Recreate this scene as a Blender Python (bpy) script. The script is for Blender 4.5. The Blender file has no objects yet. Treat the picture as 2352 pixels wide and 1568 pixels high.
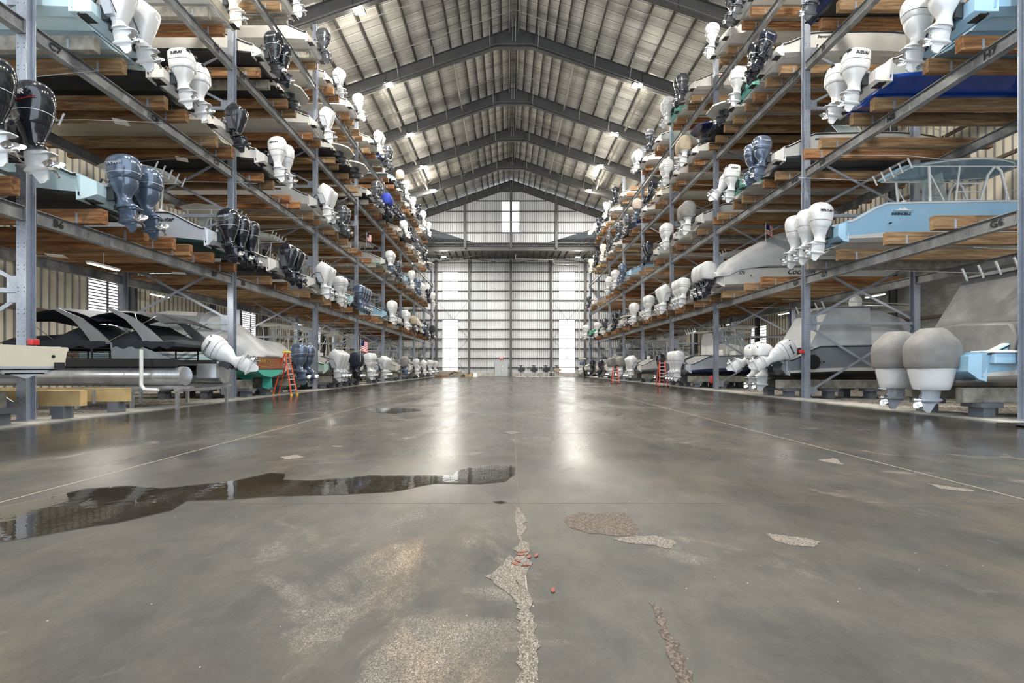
import bpy, math, random
import numpy as np
from mathutils import Vector, Matrix
random.seed(7)
SC = bpy.context.scene
COL = SC.collection
PI = math.pi
# ------------------------------------------------------------------ camera
F = 1045.0; CX = 1167.0; CY = 845.0; EYE = 1.35
cd = bpy.data.cameras.new('camera'); cam = bpy.data.objects.new('camera', cd); COL.objects.link(cam)
cam.location = (0, 0, EYE); cam.rotation_euler = (PI/2, 0, 0)
cd.sensor_width = 36; cd.lens = F/2352*36
cd.shift_x = (1176-CX)/2352; cd.shift_y = (CY-784)/2352
cd.clip_start = .05; cd.clip_end = 500
SC.camera = cam
# ------------------------------------------------------------------ sky, exposure
w = bpy.data.worlds.new('sky'); SC.world = w; w.use_nodes = True
bg = w.node_tree.nodes['Background']; bg.inputs[0].default_value = (.80, .90, 1.0, 1); bg.inputs[1].default_value = 3.0
SC.view_settings.view_transform = 'Standard'; SC.view_settings.look = 'None'
SC.view_settings.gamma = 1; SC.view_settings.use_curve_mapping = False
SC.view_settings.exposure = -0.22
cy = SC.cycles
cy.max_bounces = 7; cy.diffuse_bounces = 4; cy.glossy_bounces = 3; cy.transmission_bounces = 4; cy.transparent_max_bounces = 8
cy.caustics_reflective = False; cy.caustics_refractive = False
cy.use_denoising = True; cy.sample_clamp_indirect = 4.0

def lamp(name, kind, loc, energy, color, size=None, rot=None, parent=None, sizey=None):
    l = bpy.data.lights.new(name, kind); l.energy = energy; l.color = color
    if kind == 'AREA':
        l.size = size
        if sizey: l.shape = 'RECTANGLE'; l.size_y = sizey
    elif size is not None: l.shadow_soft_size = size
    o = bpy.data.objects.new(name, l); COL.objects.link(o); o.location = loc
    if rot: o.rotation_euler = rot
    if parent: o.parent = parent
    return o
# ------------------------------------------------------------------ measured layout
WL, WR = 11.95, 12.9
POST_Y = [3.0, 11.4, 19.9, 28.5, 36.2, 44.0, 51.1, 58.3, 65.5, 72.7]
BEAM_B = [5.0, 9.63, 14.3, 18.7]        # underside of shelf beams
BEAM_H = .36
RIDGE_X, RIDGE_Z, SLOPE = .47, 28.4, .35
END_Y = 73.1; UP_Y = 65.7
OUT_L, OUT_R = -24.0, 25.0
# ------------------------------------------------------------------ materials
MATS = {}
def newmat(name):
    m = bpy.data.materials.new(name); m.use_nodes = True
    nt = m.node_tree; b = nt.nodes['Principled BSDF']
    return m, nt, b
def N(nt, kind, **kw):
    n = nt.nodes.new(kind)
    for k, v in kw.items():
        if hasattr(n, k): setattr(n, k, v)
        else: n.inputs[k].default_value = v
    return n
def c4(c): return (c[0], c[1], c[2], 1)
def ramp(nt, src, stops):
    r = nt.nodes.new('ShaderNodeValToRGB'); e = r.color_ramp.elements
    while len(e) > 1: e.remove(e[-1])
    e[0].position = stops[0][0]; e[0].color = c4(stops[0][1])
    for p, c in stops[1:]:
        x = e.new(p); x.color = c4(c)
    nt.links.new(src, r.inputs[0]); return r
def paint(name, col, rough=.25, metal=0, coat=0, var=.06, scale=2.5, bump=0, bscale=30):
    """plain surface with slight cloudy wear"""
    if name in MATS: return MATS[name]
    m, nt, b = newmat(name)
    tc = N(nt, 'ShaderNodeTexCoord'); no = N(nt, 'ShaderNodeTexNoise', Scale=scale, Detail=4.0)
    nt.links.new(tc.outputs['Object'], no.inputs['Vector'])
    lo = tuple(max(0, c*(1-var*1.6)) for c in col); hi = tuple(min(1, c*(1+var)) for c in col)
    r = ramp(nt, no.outputs[0], [(.3, lo), (.7, hi)])
    nt.links.new(r.outputs[0], b.inputs['Base Color'])
    b.inputs['Roughness'].default_value = rough; b.inputs['Metallic'].default_value = metal
    b.inputs['Coat Weight'].default_value = coat; b.inputs['Coat Roughness'].default_value = .08
    if bump:
        n2 = N(nt, 'ShaderNodeTexNoise', Scale=bscale, Detail=3.0); nt.links.new(tc.outputs['Object'], n2.inputs['Vector'])
        bp = N(nt, 'ShaderNodeBump', Strength=bump, Distance=.03); nt.links.new(n2.outputs[0], bp.inputs['Height'])
        nt.links.new(bp.outputs[0], b.inputs['Normal'])
    MATS[name] = m; return m
def glow(name, col, st):
    m, nt, b = newmat(name); b.inputs['Base Color'].default_value = c4(col)
    b.inputs['Emission Color'].default_value = c4(col); b.inputs['Emission Strength'].default_value = st
    MATS[name] = m; return m
def steel_mat(name, dark, light, metal=.55, rough=.42, scale=3.0):
    m, nt, b = newmat(name)
    tc = N(nt, 'ShaderNodeTexCoord'); mp = N(nt, 'ShaderNodeMapping'); mp.inputs['Scale'].default_value = (1, 1, .35)
    nt.links.new(tc.outputs['Object'], mp.inputs[0])
    n1 = N(nt, 'ShaderNodeTexNoise', Scale=scale, Detail=6.0, Roughness=.65); n2 = N(nt, 'ShaderNodeTexVoronoi', Scale=18.0)
    nt.links.new(mp.outputs[0], n1.inputs['Vector']); nt.links.new(tc.outputs['Object'], n2.inputs['Vector'])
    mx = N(nt, 'ShaderNodeMix'); mx.data_type = 'FLOAT'; mx.inputs[0].default_value = .10
    nt.links.new(n1.outputs[0], mx.inputs[2]); nt.links.new(n2.outputs['Color'], mx.inputs[3])
    r = ramp(nt, mx.outputs[0], [(.28, dark), (.5, tuple((a+c)/2 for a, c in zip(dark, light))), (.72, light)])
    nt.links.new(r.outputs[0], b.inputs['Base Color'])
    b.inputs['Metallic'].default_value = metal; b.inputs['Roughness'].default_value = rough
    MATS[name] = m; return m
STEEL = steel_mat('galvanised_steel', (.24, .27, .33), (.50, .54, .62), .5, .38, 1.5)
BEAMSTEEL = steel_mat('weathered_beam_steel', (.12, .125, .13), (.40, .41, .42), .45, .5, 1.6)
FRAMESTEEL = paint('grey_frame_paint', (.080, .080, .083), .5, 0, 0, .1, .8)
PURLIN = paint('dark_purlin', (.055, .05, .046), .6, 0)
CHROME = paint('polished_metal', (.82, .83, .84), .16, .95, 0, .03)
ALU = steel_mat('aluminium', (.45, .47, .50), (.72, .74, .77), .8, .28, 2.0)
DARKMETAL = paint('dark_metal', (.05, .055, .06), .4, .5)
BLACK = paint('black_paint', (.012, .013, .015), .3)
WHITEPL = paint('white_gelcoat', (.80, .80, .78), .28, 0, .3, .03)
RED = paint('red_paint', (.55, .03, .03), .35)
GLASS, _nt, _b = newmat('tinted_acrylic'); _b.inputs['Base Color'].default_value = (.55, .66, .68, 1)
_b.inputs['Roughness'].default_value = .08; _b.inputs['Alpha'].default_value = .38; MATS['glass'] = GLASS

def wood_mat():
    m, nt, b = newmat('bunk_timber')
    tc = N(nt, 'ShaderNodeTexCoord'); oi = N(nt, 'ShaderNodeObjectInfo')
    va = N(nt, 'ShaderNodeVectorMath'); va.operation = 'ADD'
    cb = N(nt, 'ShaderNodeCombineXYZ'); mu = N(nt, 'ShaderNodeMath'); mu.operation = 'MULTIPLY'; mu.inputs[1].default_value = 37
    nt.links.new(oi.outputs['Random'], mu.inputs[0]); nt.links.new(mu.outputs[0], cb.inputs[0]); nt.links.new(mu.outputs[0], cb.inputs[1])
    nt.links.new(tc.outputs['Object'], va.inputs[0]); nt.links.new(cb.outputs[0], va.inputs[1])
    mp = N(nt, 'ShaderNodeMapping'); mp.inputs['Scale'].default_value = (.55, 5, 7); nt.links.new(va.outputs[0], mp.inputs[0])
    n1 = N(nt, 'ShaderNodeTexNoise', Scale=1.6, Detail=6.0, Roughness=.6, Distortion=.6); nt.links.new(mp.outputs[0], n1.inputs['Vector'])
    mp2 = N(nt, 'ShaderNodeMapping'); mp2.inputs['Scale'].default_value = (.8, .8, 2.5); nt.links.new(va.outputs[0], mp2.inputs[0])
    n2 = N(nt, 'ShaderNodeTexNoise', Scale=1.1, Detail=3.0); nt.links.new(mp2.outputs[0], n2.inputs['Vector'])
    ra = ramp(nt, n1.outputs[0], [(.3, (.085, .034, .013)), (.5, (.23, .10, .036)), (.68, (.40, .215, .085))])
    rb = ramp(nt, n1.outputs[0], [(.3, (.12, .07, .034)), (.5, (.25, .15, .072)), (.7, (.40, .28, .155))])
    mx = N(nt, 'ShaderNodeMix'); mx.data_type = 'RGBA'
    ad = N(nt, 'ShaderNodeMath'); ad.operation = 'ADD'; nt.links.new(oi.outputs['Random'], ad.inputs[0]); nt.links.new(n2.outputs[0], ad.inputs[1])
    rr = ramp(nt, ad.outputs[0], [(.75, (0, 0, 0)), (1.0, (1, 1, 1))])
    nt.links.new(rr.outputs[0], mx.inputs[0]); nt.links.new(ra.outputs[0], mx.inputs[6]); nt.links.new(rb.outputs[0], mx.inputs[7])
    nt.links.new(mx.outputs[2], b.inputs['Base Color']); b.inputs['Roughness'].default_value = .75
    return m
WOOD = wood_mat()
OLDWOOD = paint('weathered_timber', (.27, .25, .21), .85, 0, 0, .25, 4)
FRESHWOOD = paint('yellow_timber', (.50, .36, .17), .7, 0, 0, .18, 2)

def floor_mat():
    m, nt, b = newmat('wet_concrete')
    L = nt.links.new
    tc = N(nt, 'ShaderNodeTexCoord'); P = tc.outputs['Object']
    def noise(s, d=5.0, rg=.55, dist=0.0, sc=None):
        n = N(nt, 'ShaderNodeTexNoise', Scale=s, Detail=d, Roughness=rg, Distortion=dist)
        if sc:
            mp = N(nt, 'ShaderNodeMapping'); mp.inputs['Scale'].default_value = sc; L(P, mp.inputs[0]); L(mp.outputs[0], n.inputs['Vector'])
        else: L(P, n.inputs['Vector'])
        return n.outputs[0]
    big = noise(.35, 6.0, .6, .4); mid = noise(1.7, 6.0, .65, .3); fine = noise(40, 3.0)
    base = ramp(nt, big, [(.3, (.041, .040, .037)), (.5, (.062, .059, .053)), (.7, (.088, .082, .072))])
    m2 = ramp(nt, mid, [(.3, (.66, .69, .72)), (.52, (1, 1, 1)), (.72, (1.28, 1.20, 1.08))])
    mul = N(nt, 'ShaderNodeMix'); mul.data_type = 'RGBA'; mul.blend_type = 'MULTIPLY'; mul.inputs[0].default_value = 1
    L(base.outputs[0], mul.inputs[6]); L(m2.outputs[0], mul.inputs[7])
    # exposed pale aggregate, near the joint in the foreground left
    spx = N(nt, 'ShaderNodeSeparateXYZ'); L(P, spx.inputs[0])
    wearn = noise(.95, 7.0, .68, .8)
    mapx = N(nt, 'ShaderNodeMapRange'); mapx.inputs[1].default_value = .55; mapx.inputs[2].default_value = -.1; L(spx.outputs[0], mapx.inputs[0])
    mapy = N(nt, 'ShaderNodeMapRange'); mapy.inputs[1].default_value = 5.2; mapy.inputs[2].default_value = 2.6; L(spx.outputs[1], mapy.inputs[0])
    mapz = N(nt, 'ShaderNodeMapRange'); mapz.inputs[1].default_value = -1.9; mapz.inputs[2].default_value = -.9; L(spx.outputs[0], mapz.inputs[0])
    q = N(nt, 'ShaderNodeMath'); q.operation = 'MULTIPLY'; L(mapx.outputs[0], q.inputs[0]); L(mapy.outputs[0], q.inputs[1])
    q2 = N(nt, 'ShaderNodeMath'); q2.operation = 'MULTIPLY'; L(q.outputs[0], q2.inputs[0]); L(mapz.outputs[0], q2.inputs[1])
    qa = N(nt, 'ShaderNodeMath'); qa.operation = 'MULTIPLY_ADD'; qa.inputs[1].default_value = .15; L(q2.outputs[0], qa.inputs[0]); L(wearn, qa.inputs[2])
    wear = ramp(nt, qa.outputs[0], [(.60, (0, 0, 0)), (.74, (.9, .9, .9))])
    vor = N(nt, 'ShaderNodeTexVoronoi', Scale=190.0); L(P, vor.inputs['Vector'])
    agg = ramp(nt, vor.outputs['Color'], [(.1, (.075, .066, .056)), (.5, (.15, .135, .115)), (.95, (.33, .30, .265))])
    mx = N(nt, 'ShaderNodeMix'); mx.data_type = 'RGBA'; L(wear.outputs[0], mx.inputs[0]); L(mul.outputs[2], mx.inputs[6]); L(agg.outputs[0], mx.inputs[7])
    # brown tint patches
    br = ramp(nt, noise(.6, 5.0, .6, 1.0), [(.48, (1, 1, 1)), (.64, (1.10, .98, .88))])
    m3 = N(nt, 'ShaderNodeMix'); m3.data_type = 'RGBA'; m3.blend_type = 'MULTIPLY'; m3.inputs[0].default_value = 1
    L(mx.outputs[2], m3.inputs[6]); L(br.outputs[0], m3.inputs[7])
    fn = ramp(nt, fine, [(.3, (.9, .9, .9)), (.7, (1.08, 1.08, 1.08))])
    m4 = N(nt, 'ShaderNodeMix'); m4.data_type = 'RGBA'; m4.blend_type = 'MULTIPLY'; m4.inputs[0].default_value = 1
    L(m3.outputs[2], m4.inputs[6]); L(fn.outputs[0], m4.inputs[7])
    # damp margins beside both racks
    ab = N(nt, 'ShaderNodeMath'); ab.operation = 'ABSOLUTE'; sh = N(nt, 'ShaderNodeMath'); sh.operation = 'SUBTRACT'; sh.inputs[1].default_value = .45
    L(spx.outputs[0], sh.inputs[0]); L(sh.outputs[0], ab.inputs[0])
    me_ = N(nt, 'ShaderNodeMapRange'); me_.inputs[1].default_value = 6.2; me_.inputs[2].default_value = 10.5; L(ab.outputs[0], me_.inputs[0])
    dn = noise(.42, 6.0, .62, .6, (1, .4, 1))
    da = N(nt, 'ShaderNodeMath'); da.operation = 'MULTIPLY_ADD'; da.inputs[1].default_value = .42; L(me_.outputs[0], da.inputs[0]); L(dn, da.inputs[2])
    damp = ramp(nt, da.outputs[0], [(.50, (0, 0, 0)), (.84, (1, 1, 1))])
    md = N(nt, 'ShaderNodeMix'); md.data_type = 'RGBA'; md.blend_type = 'MULTIPLY'; L(damp.outputs[0], md.inputs[0])
    stn = ramp(nt, noise(2.6, 8.0, .72, 1.2, (1, .45, 1)), [(.30, (.74, .77, .80)), (.5, (1, 1, 1)), (.68, (1.22, 1.18, 1.10))])
    ms = N(nt, 'ShaderNodeMix'); ms.data_type = 'RGBA'; ms.blend_type = 'MULTIPLY'; ms.inputs[0].default_value = 1; L(m4.outputs[2], ms.inputs[6]); L(stn.outputs[0], ms.inputs[7])
    vs = N(nt, 'ShaderNodeTexVoronoi', Scale=6.0); L(P, vs.inputs['Vector']); spk = ramp(nt, vs.outputs['Distance'], [(.022, (1, 1, 1)), (.035, (0, 0, 0))])
    mk = N(nt, 'ShaderNodeMix'); mk.data_type = 'RGBA'; L(spk.outputs[0], mk.inputs[0]); L(ms.outputs[2], mk.inputs[6]); mk.inputs[7].default_value = (.42, .40, .36, 1)
    L(mk.outputs[2], md.inputs[6]); md.inputs[7].default_value = (.55, .55, .56, 1)
    L(md.outputs[2], b.inputs['Base Color'])
    # wetness : smoother in damp streaks
    wet = ramp(nt, noise(.5, 6.0, .6, .8, (1, .35, 1)), [(.32, (.20, .20, .20)), (.52, (.29, .29, .29)), (.7, (.40, .40, .40))])
    rgh = N(nt, 'ShaderNodeMix'); rgh.data_type = 'FLOAT'; rgh.inputs[3].default_value = .7
    L(wear.outputs[0], rgh.inputs[0]); L(wet.outputs[0], rgh.inputs[2])
    rg2 = N(nt, 'ShaderNodeMix'); rg2.data_type = 'FLOAT'; rg2.inputs[3].default_value = .13
    L(damp.outputs[0], rg2.inputs[0]); L(rgh.outputs[0], rg2.inputs[2])
    dry = N(nt, 'ShaderNodeMapRange'); dry.inputs[1].default_value = 7.0; dry.inputs[2].default_value = 3.2; dry.inputs[3].default_value = 0; dry.inputs[4].default_value = .34; L(spx.outputs[1], dry.inputs[0])
    ra_ = N(nt, 'ShaderNodeMath'); ra_.operation = 'ADD'; L(rg2.outputs[0], ra_.inputs[0]); L(dry.outputs[0], ra_.inputs[1]); L(ra_.outputs[0], b.inputs['Roughness'])
    bp = N(nt, 'ShaderNodeBump', Strength=.10, Distance=.006); L(fine, bp.inputs['Height'])
    bp2 = N(nt, 'ShaderNodeBump', Strength=.05, Distance=.04); L(mid, bp2.inputs['Height']); L(bp.outputs[0], bp2.inputs['Normal'])
    L(bp2.outputs[0], b.inputs['Normal'])
    b.inputs['Specular IOR Level'].default_value = .36
    return m
FLOORM = floor_mat()
def gravel_mat(name='gravel', cols=((.10, .085, .07), (.34, .30, .26), (.60, .57, .52)), scale=14.0, disp=.6):
    m, nt, b = newmat(name)
    tc = N(nt, 'ShaderNodeTexCoord'); v = N(nt, 'ShaderNodeTexVoronoi', Scale=scale); nt.links.new(tc.outputs['Object'], v.inputs['Vector'])
    r = ramp(nt, v.outputs['Color'], [(.15, cols[0]), (.5, cols[1]), (.9, cols[2])]); nt.links.new(r.outputs[0], b.inputs['Base Color'])
    bp = N(nt, 'ShaderNodeBump', Strength=disp, Distance=.04); bp.invert = True; nt.links.new(v.outputs['Distance'], bp.inputs['Height']); nt.links.new(bp.outputs[0], b.inputs['Normal'])
    b.inputs['Roughness'].default_value = .9; return m
GRAVEL = gravel_mat()
AGG = gravel_mat('pale_aggregate', ((.065, .055, .042), (.14, .122, .10), (.30, .275, .24)), 170.0, .25)
AGGD = gravel_mat('brown_aggregate', ((.05, .038, .03), (.095, .075, .06), (.16, .13, .105)), 90.0, .3)
def water_mat():
    m, nt, b = newmat('standing_water'); nt.nodes.remove(b)
    out = nt.nodes['Material Output']
    t = N(nt, 'ShaderNodeBsdfTransparent'); t.inputs[0].default_value = (.72, .70, .66, 1)
    g = N(nt, 'ShaderNodeBsdfGlossy'); g.inputs['Roughness'].default_value = .02; g.inputs[0].default_value = (1, 1, 1, 1)
    fr = N(nt, 'ShaderNodeFresnel'); fr.inputs[0].default_value = 1.42
    tc = N(nt, 'ShaderNodeTexCoord'); no = N(nt, 'ShaderNodeTexNoise', Scale=9.0, Detail=2.0); nt.links.new(tc.outputs['Object'], no.inputs['Vector'])
    bp = N(nt, 'ShaderNodeBump', Strength=.035, Distance=.02); nt.links.new(no.outputs[0], bp.inputs['Height']); nt.links.new(bp.outputs[0], g.inputs['Normal'])
    mx = N(nt, 'ShaderNodeMixShader'); nt.links.new(fr.outputs[0], mx.inputs[0]); nt.links.new(t.outputs[0], mx.inputs[1]); nt.links.new(g.outputs[0], mx.inputs[2])
    nt.links.new(mx.outputs[0], out.inputs[0]); return m
WATER = water_mat()
def deck_mat():
    """roof liner: pale sheets with a bright lap seam every 0.62 m along the building"""
    m, nt, b = newmat('roof_liner'); L = nt.links.new
    tc = N(nt, 'ShaderNodeTexCoord'); sp = N(nt, 'ShaderNodeSeparateXYZ'); L(tc.outputs['Object'], sp.inputs[0])
    mo = N(nt, 'ShaderNodeMath'); mo.operation = 'MODULO'; mo.inputs[1].default_value = .78; L(sp.outputs[1], mo.inputs[0])
    dv = N(nt, 'ShaderNodeMath'); dv.operation = 'DIVIDE'; dv.inputs[1].default_value = .78; L(mo.outputs[0], dv.inputs[0])
    r = ramp(nt, dv.outputs[0], [(0, (.70, .68, .63)), (.80, (.74, .72, .67)), (.82, (.30, .29, .27)), (.88, (.30, .29, .27)), (.90, (.95, .94, .92)), (1, (.95, .94, .92))])
    mpd = N(nt, 'ShaderNodeMapping'); mpd.inputs['Scale'].default_value = (.12, 1.0, .12); L(tc.outputs['Object'], mpd.inputs[0]); no = N(nt, 'ShaderNodeTexNoise', Scale=.9, Detail=5.0, Roughness=.6); L(mpd.outputs[0], no.inputs['Vector'])
    r2 = ramp(nt, no.outputs[0], [(.36, (.55, .55, .56)), (.5, (.9, .9, .88)), (.62, (1.1, 1.1, 1.1))])
    mx = N(nt, 'ShaderNodeMix'); mx.data_type = 'RGBA'; mx.blend_type = 'MULTIPLY'; mx.inputs[0].default_value = 1; L(r.outputs[0], mx.inputs[6]); L(r2.outputs[0], mx.inputs[7])
    L(mx.outputs[2], b.inputs['Base Color']); b.inputs['Roughness'].default_value = .5; return m
DECK = deck_mat()
WALLM = paint('wall_sheeting', (.60, .63, .67), .45, 0, 0, .05, .8)
def block_mat():
    m, nt, b = newmat('concrete_block'); L = nt.links.new
    tc = N(nt, 'ShaderNodeTexCoord'); sp = N(nt, 'ShaderNodeSeparateXYZ'); cb = N(nt, 'ShaderNodeCombineXYZ'); L(tc.outputs['Object'], sp.inputs[0]); L(sp.outputs[1], cb.inputs[0]); L(sp.outputs[2], cb.inputs[1])
    br = N(nt, 'ShaderNodeTexBrick', Scale=1.0); br.inputs['Color1'].default_value = (.36, .36, .34, 1); br.inputs['Color2'].default_value = (.30, .30, .29, 1); br.inputs['Mortar'].default_value = (.27, .27, .26, 1)
    br.inputs['Brick Width'].default_value = .4; br.inputs['Row Height'].default_value = .2; br.inputs['Mortar Size'].default_value = .012; L(cb.outputs[0], br.inputs['Vector'])
    L(br.outputs[0], b.inputs['Base Color']); b.inputs['Roughness'].default_value = .8; return m
BLOCK = block_mat()
CURB = paint('pale_concrete', (.42, .41, .38), .6, 0, 0, .2, 1.5, .3, 25)
# ------------------------------------------------------------------ mesh building
class MB:
    def __init__(s): s.v = []; s.f = []; s.m = []
    def quad(s, pts, m=0):
        i = len(s.v); s.v += [tuple(p) for p in pts]; s.f.append(tuple(range(i, i+len(pts)))); s.m.append(m)
    def box(s, x0, x1, y0, y1, z0, z1, m=0):
        i = len(s.v)
        s.v += [(x0, y0, z0), (x1, y0, z0), (x1, y1, z0), (x0, y1, z0), (x0, y0, z1), (x1, y0, z1), (x1, y1, z1), (x0, y1, z1)]
        for f in ((0, 3, 2, 1), (4, 5, 6, 7), (0, 1, 5, 4), (1, 2, 6, 5), (2, 3, 7, 6), (3, 0, 4, 7)):
            s.f.append(tuple(i+k for k in f)); s.m.append(m)
        return s
    def rbox(s, x0, x1, y0, y1, z0, z1, r=.05, m=0, n=3):
        """box with rounded vertical and top edges"""
        rings = []
        def ring(ins, z):
            out = []
            rr = max(r-ins*.0, .001)
            for cx_, cy_, a0 in ((x1-rr, y1-rr, 0), (x0+rr, y1-rr, PI/2), (x0+rr, y0+rr, PI), (x1-rr, y0+rr, 1.5*PI)):
                for k in range(n+1):
                    a = a0+k*PI/2/n; out.append((cx_+math.cos(a)*(rr-ins), cy_+math.sin(a)*(rr-ins), z))
            return out
        rings.append(ring(r*.5, z0)); rings.append(ring(0, z0+r*.5))
        for k in range(n+1):
            a = k*PI/2/n; rings.append(ring(r*(1-math.cos(a)), z1-r+r*math.sin(a)))
        s.loft(rings, m, True, True); return s
    def loft(s, rings, m=0, cap0=False, cap1=False, closed=True, mf=None):
        i = len(s.v); n = len(rings[0])
        for r in rings: s.v += [tuple(p) for p in r]
        for a in range(len(rings)-1):
            for k in range(n if closed else n-1):
                k2 = (k+1) % n
                s.f.append((i+a*n+k, i+a*n+k2, i+(a+1)*n+k2, i+(a+1)*n+k)); s.m.append(mf(a, k) if mf else m)
        if cap0: s.f.append(tuple(i+k for k in reversed(range(n)))); s.m.append(m)
        if cap1: s.f.append(tuple(i+(len(rings)-1)*n+k for k in range(n))); s.m.append(m)
        return s
    def tube(s, pts, r, m=0, n=8, caps=True, r2=None):
        pts = [Vector(p) for p in pts]; rings = []
        t0 = (pts[1]-pts[0]).normalized(); u = t0.orthogonal().normalized()
        for k, p in enumerate(pts):
            if k == 0: t = t0
            elif k == len(pts)-1: t = (pts[-1]-pts[-2]).normalized()
            else: t = ((pts[k+1]-p).normalized()+(p-pts[k-1]).normalized()).normalized()
            u = (u-t*u.dot(t)).normalized(); v_ = t.cross(u)
            rr = r if r2 is None else r+(r2-r)*k/(len(pts)-1)
            rings.append([p+(u*math.cos(2*PI*j/n)+v_*math.sin(2*PI*j/n))*rr for j in range(n)])
        s.loft(rings, m, caps, caps); return s
    def prism(s, poly, axis, a, b, m=0):
        """poly in the two other axes, extruded a..b along axis"""
        def P(p, t):
            return {'x': (t, p[0], p[1]), 'y': (p[0], t, p[1]), 'z': (p[0], p[1], t)}[axis]
        s.loft([[P(p, a) for p in poly], [P(p, b) for p in poly]], m, True, True); return s
    def xf(s, M):
        s.v = [tuple(M @ Vector(p)) for p in s.v]; return s
    def add(s, o, moff=0, M=None):
        i = len(s.v); s.v += [tuple(M @ Vector(p)) for p in o.v] if M else o.v
        s.f += [tuple(i+k for k in f) for f in o.f]; s.m += [k+moff for k in o.m]; return s
    def mesh(s, name, mats, smooth=35):
        me = bpy.data.meshes.new(name); me.from_pydata(s.v, [], s.f)
        for m in mats: me.materials.append(m)
        me.polygons.foreach_set('material_index', s.m)
        if smooth:
            me.polygons.foreach_set('use_smooth', [True]*len(s.f)); me.update()
            me.set_sharp_from_angle(angle=math.radians(smooth))
        me.update(); return me
def fixn(me):
    import bmesh
    b = bmesh.new(); b.from_mesh(me); bmesh.ops.recalc_face_normals(b, faces=b.faces); b.to_mesh(me); b.free(); return me
def link(name, me, parent=None, loc=None, rot=None):
    o = bpy.data.objects.new(name, me); COL.objects.link(o)
    if parent: o.parent = parent
    if loc: o.location = loc
    if rot: o.rotation_euler = rot
    return o
def obj(name, mb, mats, parent=None, loc=None, rot=None, smooth=35, fix=True):
    if not isinstance(mats, (list, tuple)): mats = [mats]
    me = mb.mesh(name, mats, smooth)
    if fix: fixn(me)
    return link(name, me, parent, loc, rot)
def tag(o, label=None, cat=None, group=None, kind=None):
    if label: o['label'] = label
    if cat: o['category'] = cat
    if group: o['group'] = group
    if kind: o['kind'] = kind
    return o
def struct(name, mb, mats, label=None, smooth=35, fix=True):
    o = obj(name, mb, mats, None, smooth=smooth, fix=fix); o['kind'] = 'structure'
    if label: o['label'] = label
    o['category'] = name.split('_')[0] if not name.startswith('roof') else 'roof'
    return o
def empty(name, loc=(0, 0, 0), rz=0):
    o = bpy.data.objects.new(name, None); COL.objects.link(o); o.location = loc; o.rotation_euler = (0, 0, rz); o.empty_display_size = .3; return o
def text(s, size, M, mat, parent=None, name='lettering', shear=0, ext=.002, align='CENTER', sx=1, bold=0):
    c = bpy.data.curves.new(name, 'FONT'); c.body = s; c.size = size; c.extrude = ext; c.align_x = align; c.align_y = 'CENTER'; c.shear = shear; c.offset = bold
    c.materials.append(mat); c.resolution_u = 2
    o = bpy.data.objects.new(name, c); COL.objects.link(o)
    me = bpy.data.meshes.new_from_object(o.evaluated_get(bpy.context.evaluated_depsgraph_get())); me.name = name
    bpy.data.objects.remove(o); bpy.data.curves.remove(c); me.materials.clear(); me.materials.append(mat)
    o = bpy.data.objects.new(name, me); COL.objects.link(o)
    if parent: o.parent = parent
    o.matrix_local = M @ Matrix.Diagonal((sx, 1, 1, 1)); return o
def face_matrix(p, right, up):
    r = Vector(right).normalized(); u = Vector(up); u = (u-r*u.dot(r)).normalized(); n = r.cross(u)
    M = Matrix((r, u, n)).transposed().to_4x4(); M.translation = Vector(p); return M
def px2floor(x, y, z=0):
    Y = F*(EYE-z)/(y-CY); return ((x-CX)*Y/F, Y)
def pxat(x, y, Y): return ((x-CX)*Y/F, Y, EYE+(CY-y)*Y/F)
def catmull(rows, n):
    a = np.array(rows, float); out = []
    for i in range(len(a)-1):
        p0 = a[max(i-1, 0)]; p1 = a[i]; p2 = a[i+1]; p3 = a[min(i+2, len(a)-1)]
        for k in range(n):
            t = k/n; out.append(.5*((2*p1)+(-p0+p2)*t+(2*p0-5*p1+4*p2-p3)*t*t+(-p0+3*p1-3*p2+p3)*t**3))
    out.append(a[-1]); return out
# ================================================================== THE BUILDING
Y0, Y1 = -6.0, END_Y
b = MB(); b.quad([(-11.3, Y0, 0), (12.2, Y0, 0), (12.2, Y1, 0), (-11.3, Y1, 0)]); struct('floor', b, FLOORM, 'wet grey concrete aisle floor', fix=False)
b = MB(); b.box(-12.5, -11.3, Y0, Y1, -.2, .03); b.box(12.2, 13.5, Y0, Y1, -.2, .03); struct('floor_apron', b, CURB, 'pale concrete strips under the rack posts')
b = MB(); b.quad([(OUT_L, Y0, -.04), (-12.4, Y0, -.04), (-12.4, Y1, -.04), (OUT_L, Y1, -.04)]); b.quad([(13.4, Y0, -.04), (OUT_R, Y0, -.04), (OUT_R, Y1, -.04), (13.4, Y1, -.04)])
o = struct('ground', b, GRAVEL, 'crushed shell gravel under both racks', fix=False)
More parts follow.
